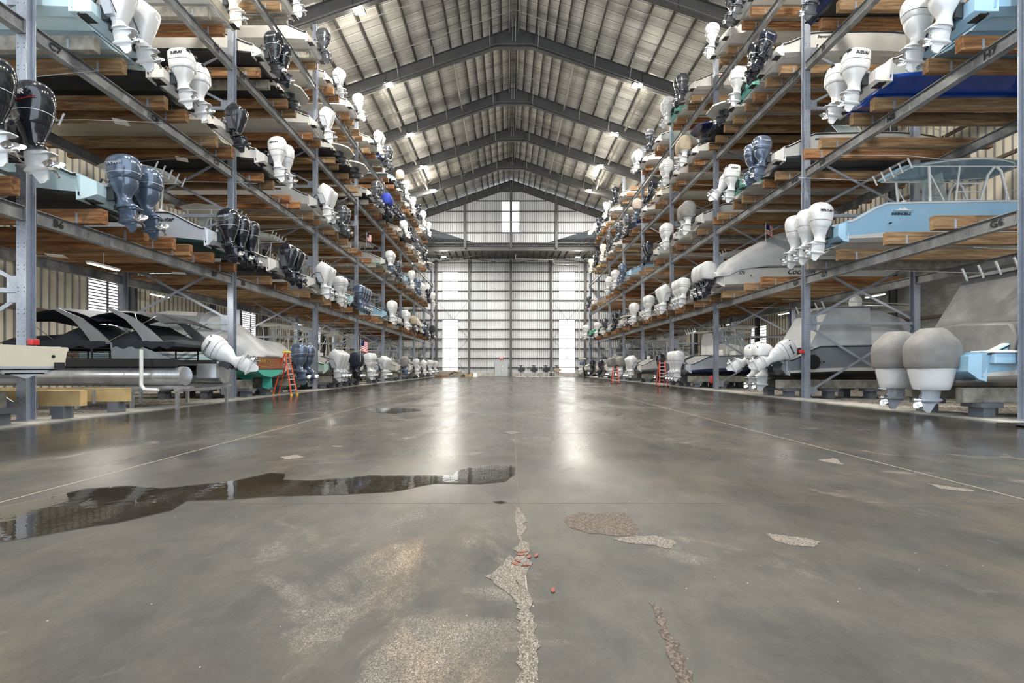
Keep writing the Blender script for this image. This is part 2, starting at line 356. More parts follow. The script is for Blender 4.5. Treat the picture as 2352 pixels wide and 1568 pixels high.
# saw cut joints
def strip(mb, pts, wd, z):
    for (a, c) in zip(pts[:-1], pts[1:]):
        d = Vector((c[0]-a[0], c[1]-a[1])).normalized(); n = Vector((-d.y, d.x))*wd/2
        mb.quad([(a[0]-n.x, a[1]-n.y, z), (c[0]-n.x, c[1]-n.y, z), (c[0]+n.x, c[1]+n.y, z), (a[0]+n.x, a[1]+n.y, z)])
JOINT = paint('joint_filler', (.075, .065, .055), .7)
JLIGHT = paint('joint_sealant', (.33, .30, .24), .5)
b = MB(); strip(b, [(.085, 1.2), (.09, 2.0), (.15, 12), (.5, 45), (.6, END_Y)], .012, .0015)
for y in (4.55, 9.4, 19.5, 29.5, 39.5, 49.5): strip(b, [(-11.2, y), (12.1, y)], .012, .0013)
struct('floor_joint', b, JOINT, 'dark saw cut joints in the concrete', fix=False)
b = MB(); strip(b, [(.11, 1.2), (.115, 3.5)], .008, .0019); strip(b, [(-5.1, 2.0), (-5.2, 60)], .02, .0015); strip(b, [(5.3, 2.0), (5.35, 60)], .02, .0015)
struct('floor_sealant', b, JLIGHT, 'tan sealant lines along the slab joints', fix=False)
def blob(pxs, z, name, mat, jag=.04, sub=6):
    pts = [px2floor(*p) for p in pxs]; out = []
    for i in range(len(pts)):
        a = Vector(pts[i]); c = Vector(pts[(i+1) % len(pts)]); L_ = (c-a).length
        for k in range(sub):
            p = a.lerp(c, k/sub)
            if jag: p += Vector((random.uniform(-1, 1), random.uniform(-1, 1)))*jag*min(1, L_)*.5
            out.append((p.x, p.y))
    import mathutils.geometry as G
    b = MB(); vv = [(x, y, z) for x, y in out]
    b.v = vv
    for t in G.tessellate_polygon([[Vector(v) for v in vv]]): b.f.append(tuple(t)); b.m.append(0)
    me = b.mesh(name, [mat], 0)
    for p in me.polygons:
        if p.normal.z < 0: p.flip()
    return link(name, me)
PUD = [(0, 1245), (85, 1232), (180, 1215), (285, 1198), (395, 1172), (430, 1150), (520, 1148), (640, 1140), (790, 1136), (900, 1130), (1000, 1110), (1100, 1112), (1160, 1106), (1182, 1090), (1183, 1070), (1120, 1068), (1060, 1076), (1040, 1092), (960, 1092), (850, 1092), (720, 1104), (650, 1102), (655, 1088), (620, 1086), (540, 1104), (470, 1112), (370, 1122), (300, 1116), (200, 1122), (120, 1140), (0, 1165)]
o = blob(PUD, .0065, 'puddle', WATER, .03, 4); tag(o, 'long shallow puddle across the left foreground concrete', 'puddle')
o = blob([(835, 940), (870, 937), (960, 938), (968, 943), (930, 947), (905, 950), (860, 947)], .0065, 'puddle', WATER, .03, 4); tag(o, 'small dark puddle on the left aisle floor beyond the long one', 'puddle')
o = blob([(1130, 1153), (1150, 1150), (1165, 1154), (1148, 1157)], .0065, 'puddle', WATER, .02, 3); tag(o, 'tiny puddle left of the centre joint', 'puddle')
_pz = .0019
for pts, mt, lb in (
    ([(1294, 1192), (1330, 1178), (1440, 1179), (1470, 1212), (1468, 1232), (1352, 1226), (1310, 1210)], AGGD, 'brown rough patch on the concrete right of centre'),
    ([(1407, 1238), (1440, 1232), (1500, 1229), (1555, 1244), (1540, 1262), (1500, 1252), (1440, 1246)], AGG, 'pale scraped patch beside the brown patch'),
    ([(1755, 1224), (1790, 1228), (1850, 1236), (1886, 1245), (1870, 1256), (1815, 1252), (1778, 1240)], AGG, 'pale curved scrape on the right floor'),
    ([(1875, 1056), (1915, 1052), (1940, 1066), (1925, 1066)], AGG, 'small pale scrape on the far right floor'),
    ([(2130, 1110), (2165, 1115), (2240, 1126), (2235, 1130), (2160, 1122)], AGG, 'thin pale scrape near the right rack'),
    ([(640, 1050), (680, 1044), (700, 1050), (660, 1056)], AGG, 'small pale scar on the left aisle floor'),
    ([(1490, 1380), (1510, 1392), (1545, 1460), (1590, 1560), (1592, 1600), (1560, 1600), (1548, 1530), (1520, 1450)], AGGD, 'dark curved tyre scuff at bottom right of centre'),
    ([(1186, 1165), (1194, 1165), (1205, 1230), (1212, 1290), (1222, 1400), (1238, 1480), (1242, 1600), (1195, 1600), (1196, 1460), (1184, 1380), (1190, 1310), (1184, 1240)], AGG, 'crumbled pale edge along the centre joint'),
    ([(1120, 1325), (1175, 1275), (1188, 1300), (1196, 1390), (1150, 1350)], AGG, 'worn pale area beside the centre joint'),
    ([(1155, 993), (1177, 989), (1198, 993), (1178, 998)], paint('iron_cover', (.10, .095, .09), .5, .3), 'dark diamond iron plate on the centre joint'),
    ([(760, 1024), (785, 1023), (785, 1027), (765, 1027)], paint('iron_cover', (.10, .095, .09)), 'small dark spot on the left aisle floor')):
    _pz += .00012; o = blob(pts, _pz, 'floor_patch', mt, .12, 6); tag(o, lb, 'floor', None, 'structure')
LEAF = paint('dead_leaf', (.20, .06, .035), .7)
for k, (x, y) in enumerate(((1195, 1275), (1215, 1280), (1190, 1290), (1207, 1300), (1232, 1277), (1183, 1296), (1203, 1268), (1270, 1357))):
    X, Y = px2floor(x, y); mb = MB(); a = k*1.1; L_ = .035
    mb.prism([(-L_, 0), (-L_*.3, L_*.35), (L_*.5, L_*.28), (L_, 0), (L_*.5, -L_*.3), (-L_*.3, -L_*.35)], 'z', 0, .003)
    o = obj('leaf', mb, LEAF, None, (X, Y, .006), (.1, 0, a))
    tag(o, 'dead red brown leaf lying on the centre joint' if k < 7 else 'single brown leaf alone right of the centre joint', 'leaf', 'dead leaves on the floor')
# ---------- walls
RIB = paint('wall_rib_shade', (.26, .25, .24), .6)  # rib faces coloured darker, shade beside the ribs put into the colour
def sheet_wall(name, a, c, z0, top, openings=(), rib=.32, out=(0, -1), depth=.055, mat=WALLM, label=None, bottom=None):
    """ribbed sheeting from a to c (xy), openings = (s0,s1,z0,z1) along the run"""
    a = Vector(a); c = Vector(c); L_ = (c-a).length; d = (c-a)/L_; n = Vector(out)
    b = MB(); prof = []; s = 0
    while s < L_:
        prof += [(s, 0), (s+rib*.80, 0), (s+rib*.84, depth), (s+rib*.96, depth)]; s += rib
    ss = sorted(set([p[0] for p in prof if p[0] <= L_]+[L_]+[o_[0] for o_ in openings]+[o_[1] for o_ in openings]))
    xs = [p[0] for p in prof]; ds = [p[1] for p in prof]
    for s0, s1 in zip(ss[:-1], ss[1:]):
        mid = (s0+s1)/2; d0 = np.interp(s0+1e-6, xs, ds); d1 = np.interp(s1-1e-6, xs, ds)
        p0 = a+d*s0+n*d0; p1 = a+d*s1+n*d1
        zb0 = bottom(s0) if bottom else z0; zb1 = bottom(s1) if bottom else z0
        cuts = [(zb0, zb1)]
        segs = []; ops = sorted([o_ for o_ in openings if o_[0] <= mid <= o_[1]], key=lambda t: t[2])
        lo0, lo1 = zb0, zb1
        for o_ in ops: segs.append((lo0, lo1, o_[2], o_[2])); lo0 = lo1 = o_[3]
        segs.append((lo0, lo1, top(s0), top(s1)))
        for z_a, z_b, z_c, z_d in segs:
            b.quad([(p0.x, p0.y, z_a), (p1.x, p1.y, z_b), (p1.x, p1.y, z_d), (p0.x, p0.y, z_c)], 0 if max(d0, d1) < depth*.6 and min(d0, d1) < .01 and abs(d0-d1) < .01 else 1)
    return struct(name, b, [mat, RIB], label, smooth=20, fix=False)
def roofz(x): return RIDGE_Z-SLOPE*abs(x-RIDGE_X)
SKY = glow('daylit_panel', (.97, .99, 1.0), 1.9)
def zpx(y, Y): return EYE+(CY-y)*Y/F
def xpx(x, Y): return (x-CX)*Y/F
# end wall (lower)
ez = lambda y: zpx(y, END_Y)
ex = lambda x: xpx(x, END_Y)
low_open = [(ex(1016.3)+24, ex(1052)+24, ez(688), ez(624.8)), (ex(1284)+24, ex(1320.5)+24, ez(688), ez(624.8)), (ex(1016.3)+24, ex(1052)+24, ez(857.6), ez(735)), (ex(1284)+24, ex(1320.5)+24, ez(857.6), ez(735))]
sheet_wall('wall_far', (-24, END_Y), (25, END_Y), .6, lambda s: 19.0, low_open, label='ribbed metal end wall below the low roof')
b = MB(); b.box(-24, 25, END_Y-.12, END_Y+.2, 0, .62); struct('wall_base', b, CURB, 'concrete kerb at the foot of the end wall')
# upper gable
uz = lambda y: zpx(y, UP_Y); ux = lambda x: xpx(x, UP_Y)
def ubot(s):
    x = s-24; xs = [-24, ux(996), ux(1089), ux(1258), ux(1380), 25]; zs = [uz(527)+1.5, uz(527), uz(557), uz(557), uz(520), uz(520)+1.5]
    return float(np.interp(x, xs, zs))
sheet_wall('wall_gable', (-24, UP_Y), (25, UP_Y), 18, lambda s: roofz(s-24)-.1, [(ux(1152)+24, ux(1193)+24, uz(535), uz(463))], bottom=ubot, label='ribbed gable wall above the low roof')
n_w = [0]
def window(x0, x1, z0, z1, Y, mul=(), lv=0, axis='y', dirn=-1, frame=PURLIN):
    n_w[0] += 1
    b = MB()
    if axis == 'y': b.box(x0, x1, Y+.10, Y+.14, z0, z1)
    else: b.box(Y+.10*dirn, Y+.14*dirn, x0, x1, z0, z1)
    o = obj('window_%d' % n_w[0], b, SKY); o['kind'] = 'structure'; o['category'] = 'window'; o['label'] = 'bright translucent window panel'
    fr = MB()
    def bar(u0, u1, a0, a1):
        if axis == 'y': fr.box(u0, u1, Y-.02, Y+.09, a0, a1)
        else: fr.box(min(Y-.02*dirn, Y+.09*dirn), max(Y-.02*dirn, Y+.09*dirn), u0, u1, a0, a1)
    t = .05
    bar(x0-t, x0, z0-t, z1+t); bar(x1, x1+t, z0-t, z1+t); bar(x0, x1, z0-t, z0); bar(x0, x1, z1, z1+t)
    for u in mul: bar(x0+(x1-x0)*u-.02, x0+(x1-x0)*u+.02, z0, z1)
    for k in range(lv): z = z0+(z1-z0)*(k+.5)/lv; bar(x0, x1, z-.022, z+.022)
    obj('window_frame', fr, frame, o)
    return o
for (s0, s1, z0, z1) in low_open: window(s0-24, s1-24, z0, z1, END_Y, (.5,))
window(ux(1152), ux(1193), uz(535), uz(463), UP_Y, (.5,))
# girts and wall columns of the end walls
GW = paint('girt_steel', (.07, .07, .07), .5, .2)
b = MB()
for y in (604, 624.4, 646, 668, 689.5, 711.7, 734, 755.8, 777.4, 800, 821.8, 843.4):
    z = ez(y); b.box(-24, 25, END_Y-.26, END_Y-.06, z-.05, z+.05)
struct('wall_girts', b, GW, 'dark horizontal girts on the end wall')
b = MB()
for y in (462, 486, 510.3, 534.6, 558.5):
    z = uz(y); half = (RIDGE_Z-1.2-z)/SLOPE
    b.box(max(-23, RIDGE_X-half), min(24, RIDGE_X+half), UP_Y-.22, UP_Y-.06, z-.06, z+.06)
struct('wall_girts', b, GW, 'dark horizontal girts on the gable')
b = MB()
for x in (1003, 1077.7, 1173, 1266, 1343):
    X = ex(x); b.box(X-.17, X+.17, END_Y-.5, END_Y-.47, 0, 18.6); b.box(X-.17, X+.17, END_Y-.29, END_Y-.26, 0, 18.6); b.box(X-.012, X+.012, END_Y-.47, END_Y-.28, 0, 18.6)
struct('wall_columns', b, FRAMESTEEL, 'steel columns of the end wall')
b = MB()
for X in (-6.2, .42, 6.95): b.box(X-.17, X+.17, UP_Y-.42, UP_Y-.39, 18.6, roofz(X)-.9); b.box(X-.012, X+.012, UP_Y-.39, UP_Y-.22, 18.6, roofz(X)-.9)
struct('wall_columns', b, FRAMESTEEL, 'steel columns of the gable')
b = MB()
for (x0, y0, x1, y1) in ((1008, 694, 1074, 775), (1074, 694, 1008, 775), (1008, 780, 1074, 858), (1074, 780, 1008, 858), (1270, 694, 1338, 775), (1338, 694, 1270, 775), (1270, 780, 1338, 858), (1338, 780, 1270, 858)):
    b.tube([pxat(x0, y0, END_Y-.3), pxat(x1, y1, END_Y-.3)], .025, 0, 5)
struct('wall_bracing', b, GW, 'thin cross rods on the end wall')
# header beam and low roof behind it
hz = uz(571)
b = MB(); b.box(-24, 25, UP_Y-.25, UP_Y+.1, hz-.33, hz-.28); b.box(-24, 25, UP_Y-.25, UP_Y+.1, hz+.28, hz+.33); b.box(-24, 25, UP_Y-.09, UP_Y-.06, hz-.3, hz+.3)
struct('beam_header', b, FRAMESTEEL, 'deep steel header across the far end')
b = MB(); b.box(-24, 25, UP_Y+.1, END_Y+.3, 19.0, 19.05); struct('ceiling_low', b, paint('low_roof', (.20, .19, .18), .7), 'dark low roof at the far end')
b = MB()
for X in [x_ for x_ in np.arange(-11, 12.5, 1.0) if min(abs(x_+9.49), abs(x_-10.26)) > .45]:
    b.box(X-.04, X+.04, UP_Y+.1, END_Y-.1, 18.75, 18.98)
for sx in (-1, 1):
    for k in range(7):
        X = sx*(6.5+k*1.0)+.4; b.tube([(X, UP_Y+.4, 18.3), (X+1.0*sx, END_Y-.6, 18.8)], .05, 0, 5)
    b.tube([(sx*1.0, UP_Y+.5, 18.2), (sx*12, END_Y-.8, 18.2)], .05, 0, 5); b.tube([(sx*12, UP_Y+.5, 18.2), (sx*2.0, END_Y-.8, 18.2)], .05, 0, 5)
struct('ceiling_joists', b, PURLIN, 'joists and rods below the low roof')
b = MB(); b.box(-24, 25, UP_Y+9, UP_Y+9.2, 19, 25)
b.loft([[(-24, UP_Y+.2, 23.5), (25, UP_Y+.2, 23.5), (25, UP_Y+.2, 23.6), (-24, UP_Y+.2, 23.6)], [(-24, UP_Y+9.1, 22.5), (25, UP_Y+9.1, 22.5), (25, UP_Y+9.1, 22.6), (-24, UP_Y+9.1, 22.6)]], 0, True, True)
struct('roof_beyond', b, paint('lean_to_liner', (.42, .41, .39), .6), 'adjoining roof seen beside the gable')
# lattice seen through the openings beside the gable
b = MB()
for sx, xa, xb in ((-1, ux(996)-3, ux(1089)), (1, ux(1258), ux(1380)+3)):
    for k in range(9):
        Y = UP_Y+.6+k*.8
        n = 12
        for j in range(n):
            x0 = xa+(xb-xa)*j/n; x1 = xa+(xb-xa)*(j+1)/n
            h0 = 19.2+1.8*abs((x0-(xb if sx < 0 else xa))/(xb-xa)); h1 = 19.2+1.8*abs((x1-(xb if sx < 0 else xa))/(xb-xa))
            b.tube([(x0, Y, 19.1), (x1, Y, h1)], .03, 0, 4, False)
        b.tube([(xb if sx < 0 else xa, Y, 19.25), (xa if sx < 0 else xb, Y, 21.05)], .045, 0, 5, False)
struct('roof_trusses', b, PURLIN, 'lattice trusses beyond the gable corners')
# side walls
def sidewall(name, X, n, ops, label):
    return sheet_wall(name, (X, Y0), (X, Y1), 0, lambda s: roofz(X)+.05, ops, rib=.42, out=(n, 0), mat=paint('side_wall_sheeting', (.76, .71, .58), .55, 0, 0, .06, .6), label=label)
lw = [(26.0, 28.1, 4.55, 6.55), (26.0, 28.1, 2.2, 4.15), (41, 43.4, 4.4, 6.5), (41, 43.4, 2.0, 4.0), (56, 58.4, 4.4, 6.5)]
sidewall('wall_left', OUT_L, 1, [(a-Y0, c-Y0, z0, z1) for a, c, z0, z1 in lw], 'cream ribbed side wall behind the left rack')
for a, c, z0, z1 in lw: window(a, c, z0, z1, OUT_L, (.62,), 11, 'x', -1)
sidewall('wall_right', OUT_R, -1, [(44-Y0, 47-Y0, 2.5, 5.5), (52-Y0, 54-Y0, 2.5, 5.5)], 'ribbed side wall behind the right rack')
window(44, 47, 2.5, 5.5, OUT_R, (.5,), 10, 'x', 1); window(52, 54, 2.5, 5.5, OUT_R, (.5,), 10, 'x', 1)
b = MB(); b.box(OUT_R-.45, OUT_R-.1, Y0, 40, 0, 9.2); struct('wall_block', b, BLOCK, 'grey concrete block wall behind the right rack')
b = MB()
for X in (OUT_L+.15, OUT_R-.55):
    for z in (2.1, 4.3, 6.8, 9.3, 11.8, 14.3, 16.8): b.box(X-.08, X+.08, Y0, Y1, z-.08, z+.08)
struct('wall_girts', b, paint('brown_girt', (.16, .11, .085), .6), 'dark girts along both side walls')
b = MB()
for y in POST_Y[:-1]:
    for X in (OUT_L+.5, OUT_R-.9): b.box(X-.2, X+.2, y-.02, y+.02, 0, roofz(X)-.5); b.box(X-.2, X-.17, y-.13, y+.13, 0, roofz(X)-.5); b.box(X+.17, X+.2, y-.13, y+.13, 0, roofz(X)-.5)
struct('wall_columns', b, FRAMESTEEL, 'steel columns along the side walls')
# roof
b = MB()
for X in (OUT_L-.5, OUT_R+.5):
    b.quad([(RIDGE_X, Y0, RIDGE_Z+.32), (X, Y0, roofz(X)+.32), (X, UP_Y+.4, roofz(X)+.32), (RIDGE_X, UP_Y+.4, RIDGE_Z+.32)])
struct('ceiling', b, DECK, 'pale sheeted roof liner', fix=False)
offs = [.28, 1.0, 1.75, 2.5, 3.25, 4.05, 5.0, 6.35, 7.75, 9.15, 10.55, 11.95, 13.4, 15, 16.6, 18.2, 19.8, 21.4, 23]
for d in offs:
    for sgn in (-1, 1):
        X = RIDGE_X+sgn*d
        if not OUT_L < X < OUT_R: continue
        z = roofz(X); b = MB(); t = .075
        b.box(X-t/2, X+t/2, Y0, UP_Y+.2, z+.02, z+.28); b.box(X-.04-t/2, X+.04-t/2, Y0, UP_Y+.2, z, z+.025)
        o = struct('roof_purlin', b, PURLIN, 'long dark purlin under the roof liner'); o['group'] = 'roof purlins'
def rafter(y):
    b = MB(); D = 1.12
    for X, sgn in ((OUT_L, -1), (OUT_R, 1)):
        xs = [RIDGE_X, RIDGE_X+sgn*1.5, X]
        top = [roofz(x) for x in xs]; dep = [D+.05, D, D*.9]
        for w0, w1, da, db in ((-.15, .15, -1, .03), (-.15, .15, 0, None)):
            pass
        for i in range(2):
            xa, xb = xs[i], xs[i+1]; ta, tb = top[i], top[i+1]; ba, bb = ta-dep[i], tb-dep[i+1]
            if i == 0: ba = bb-.02
            if sgn < 0: xa, xb, ta, tb, ba, bb = xb, xa, tb, ta, bb, ba
            for (p, q, r_, s_) in ((ta, tb, ta-.035, tb-.035), (ba+.035, bb+.035, ba, bb)):
                b.loft([[(xa, y-.16, p), (xa, y+.16, p), (xa, y+.16, r_), (xa, y-.16, r_)], [(xb, y-.16, q), (xb, y+.16, q), (xb, y+.16, s_), (xb, y-.16, s_)]], 0, True, True)
            b.loft([[(xa, y-.012, ta), (xa, y+.012, ta), (xa, y+.012, ba), (xa, y-.012, ba)], [(xb, y-.012, tb), (xb, y+.012, tb), (xb, y+.012, bb), (xb, y-.012, bb)]], 0, True, True)
        for x in (RIDGE_X+sgn*1.5, RIDGE_X+sgn*10.2): b.box(x-.015, x+.015, y-.15, y+.15, roofz(x)-D+.02, roofz(x)-.03)
    b.tube([(OUT_L+1, y-.3, roofz(OUT_L+1)-D+.05), (RIDGE_X-1.4, y-.3, roofz(RIDGE_X-1.4)-D+.12), (RIDGE_X+1.4, y-.3, roofz(RIDGE_X+1.4)-D+.12), (OUT_R-1, y-.3, roofz(OUT_R-1)-D+.05)], .045, 0, 6)
    return struct('roof_frame', b, FRAMESTEEL, 'deep grey gable frame spanning the aisle')
for y in POST_Y[:-1]: rafter(y)['group'] = 'gable frames'
BR = paint('bright_brace', (.55, .55, .53), .4, .4)
b = MB()
for y in POST_Y[:-1]:
    for d in (1.9, 6.35, 9.15):
        for sgn in (-1, 1):
            X = RIDGE_X+sgn*d
            b.tube([(X, y-1.1, roofz(X)+.05), (X, y-.12, roofz(X)-1.02)], .022, 0, 5)
    b.tube([(RIDGE_X-.1, y-.9, RIDGE_Z), (RIDGE_X-.1, y-.1, RIDGE_Z-1.1)], .02, 0, 5); b.tube([(RIDGE_X+.12, y-.9, RIDGE_Z), (RIDGE_X+.12, y-.1, RIDGE_Z-1.1)], .02, 0, 5)
struct('roof_braces', b, BR, 'short bright flange braces at the roof frames')
b = MB()
for i, (ya, yb) in enumerate(zip(POST_Y[:-2], POST_Y[1:-1])):
    for sgn in (-1, 1):
        for d in (4.9, 10.8):
            X = RIDGE_X+sgn*d
            if ya > 30: b.box(X-.07, X+.07, ya, yb, roofz(X)-.5, roofz(X)-.34)
        xa = RIDGE_X+sgn*1.0; xb = RIDGE_X+sgn*6.2; xc = RIDGE_X+sgn*11.4
        if ya > 40:
            for p, q in ((xa, xb), (xb, xa), (xb, xc), (xc, xb)): b.tube([(p, ya, roofz(p)-.25), (q, yb, roofz(q)-.25)], .02, 0, 4)
struct('roof_struts', b, paint('warm_strut', (.38, .36, .33), .5, .2), 'longitudinal struts and rods between roof frames')
# sprinkler lines running across under the purlins
b = MB()
for y in np.arange(9, 64, 3.6):
    for X in (OUT_L+2, OUT_R-2): b.tube([(RIDGE_X, y, RIDGE_Z-.12), (X, y, roofz(X)-.12)], .022, 0, 5)
for sgn in (-1, 1): b.tube([(RIDGE_X+sgn*.35, 2, RIDGE_Z-.35), (RIDGE_X+sgn*.35, 65, RIDGE_Z-.35)], .045, 0, 6)
struct('roof_pipes', b, paint('pipe_grey', (.42, .42, .41), .4, .3), 'sprinkler pipes under the roof')
UPL = 1150
# ---------- high bay lamps
LAMPGLOW = glow('lamp_lens', (1, .93, .80), 60)
def high_bay(x, y, Y, label, e=3000, only=False):
    X, _, Z = pxat(x, y, Y)
    t = empty('high_bay_lamp', (X, Y, Z)); tag(t, label, 'lamp', 'high bay lamps under the roof')
    b = MB(); b.rbox(-.37, .37, -.29, .29, .03, .16, .03); b.tube([(0, 0, .15), (0, 0, max(.4, min(1.6, roofz(X)-Z-.9)) if Y < 60 else .15+18.98-Z-.15)], .015, 0, 6); obj('housing', b, DARKMETAL, t)
    b = MB(); b.box(-.33, .33, -.25, .25, -.01, .03); obj('lens', b, LAMPGLOW, t)
    lamp('lamp_light', 'AREA', (0, 0, -.03), e, (1, .94, .84), .6, parent=t); lamp('lamp_spill', 'POINT', (0, 0, -.12), UPL, (1, .93, .80), .3, parent=t)
LN = [((825, 27), 28.9, 'bright lamp high at upper left beside the second visible frame'), ((1462, 197), 36.4, 'bright lamp high on the right roof slope, nearest of its row'),
      ((943, 310), 44.1, 'lamp on left slope, second from camera'), ((1410, 308), 44.1, 'lamp on right slope, second from camera'),
      ((973, 383), 51.1, 'lamp on left slope, third from camera'), ((1378, 381), 51.1, 'lamp on right slope, third from camera'),
      ((995, 437), 57.9, 'lamp on left slope, nearest the gable'), ((1352, 437), 57.9, 'lamp on right slope, nearest the gable'),
      ((1019, 590), 67.0, 'lamp under the low roof at far left'), ((1327, 591), 67.0, 'lamp under the low roof at far right')]
for (x, y), Y, lb in LN: high_bay(x, y, Y, lb, 3000 if Y < 60 else 1800)
for X, Y in ((-9.5, 20), (-9.5, 12), (10.2, 20), (10.2, 12), (-9.5, 36.4), (-9.5, 4), (10.2, 4)):   # the rest of the two rows, above the picture
    t = empty('high_bay_lamp', (X, Y, 24)); tag(t, 'lamp of the same rows above the view', 'lamp', 'high bay lamps under the roof')
    b = MB(); b.rbox(-.37, .37, -.29, .29, .03, .16, .03); b.tube([(0, 0, .15), (0, 0, .9)], .015, 0, 6); obj('housing', b, DARKMETAL, t)
    b = MB(); b.box(-.33, .33, -.25, .25, -.01, .03); obj('lens', b, LAMPGLOW, t)
    lamp('lamp_light', 'AREA', (0, 0, -.03), 3000, (1, .94, .84), .6, parent=t); lamp('lamp_spill', 'POINT', (0, 0, -.12), UPL, (1, .93, .80), .3, parent=t)
# one real strip light above the pontoon boat, others added to brighten behind racks
for s_, Y in [(-1, 16.1), (-1, 24.3), (-1, 32.3), (-1, 40.2), (-1, 48), (-1, 6), (1, 15.5), (1, 24.3), (1, 32.3), (1, 40.2), (1, 48), (1, 6)]:
    X = -14.3 if (s_ < 0 and Y == 16.1) else (-18.6 if s_ < 0 else 19.6)
    t = empty('strip_or_added_fill_light', (X, Y, 4.93 if X > -15 and s_ < 0 else 5.2)); tag(t, 'lit strip light under the lowest left shelf above the pontoon boat' if Y == 16.1 else 'added fill strip light behind the %s rack' % ('left' if s_ < 0 else 'right'), 'light fitting', 'real and added strip lights at the racks')
    b = MB(); b.rbox(-.09, .09, -.62, .62, 0, .07, .02); b.tube([(0, 0, .05), (0, 0, .5)], .01, 0, 5); obj('housing', b, WHITEPL, t)
    b = MB(); b.box(-.06, .06, -.58, .58, -.02, .0); obj('lens', b, LAMPGLOW, t)
    lamp('lamp_light', 'AREA', (0, 0, -.05), 230 if s_ < 0 else 70, (1, .95, .86), .3, parent=t, sizey=1.1)
# unlit square fittings
for (x, y, Y, lb) in ((896, 198, 40, 'unlit white square fitting on left roof slope'), (1542, 27, 31, 'unlit white square fitting on right roof slope')):
    X, _, Z = pxat(x, y, Y); b = MB(); b.box(-.3, .3, -.3, .3, 0, .08); b.tube([(0, 0, .08), (0, 0, 1.0)], .015, 0, 6)
    tag(obj('roof_fitting', b, WHITEPL, None, (X, Y, Z)), lb, 'light fitting')
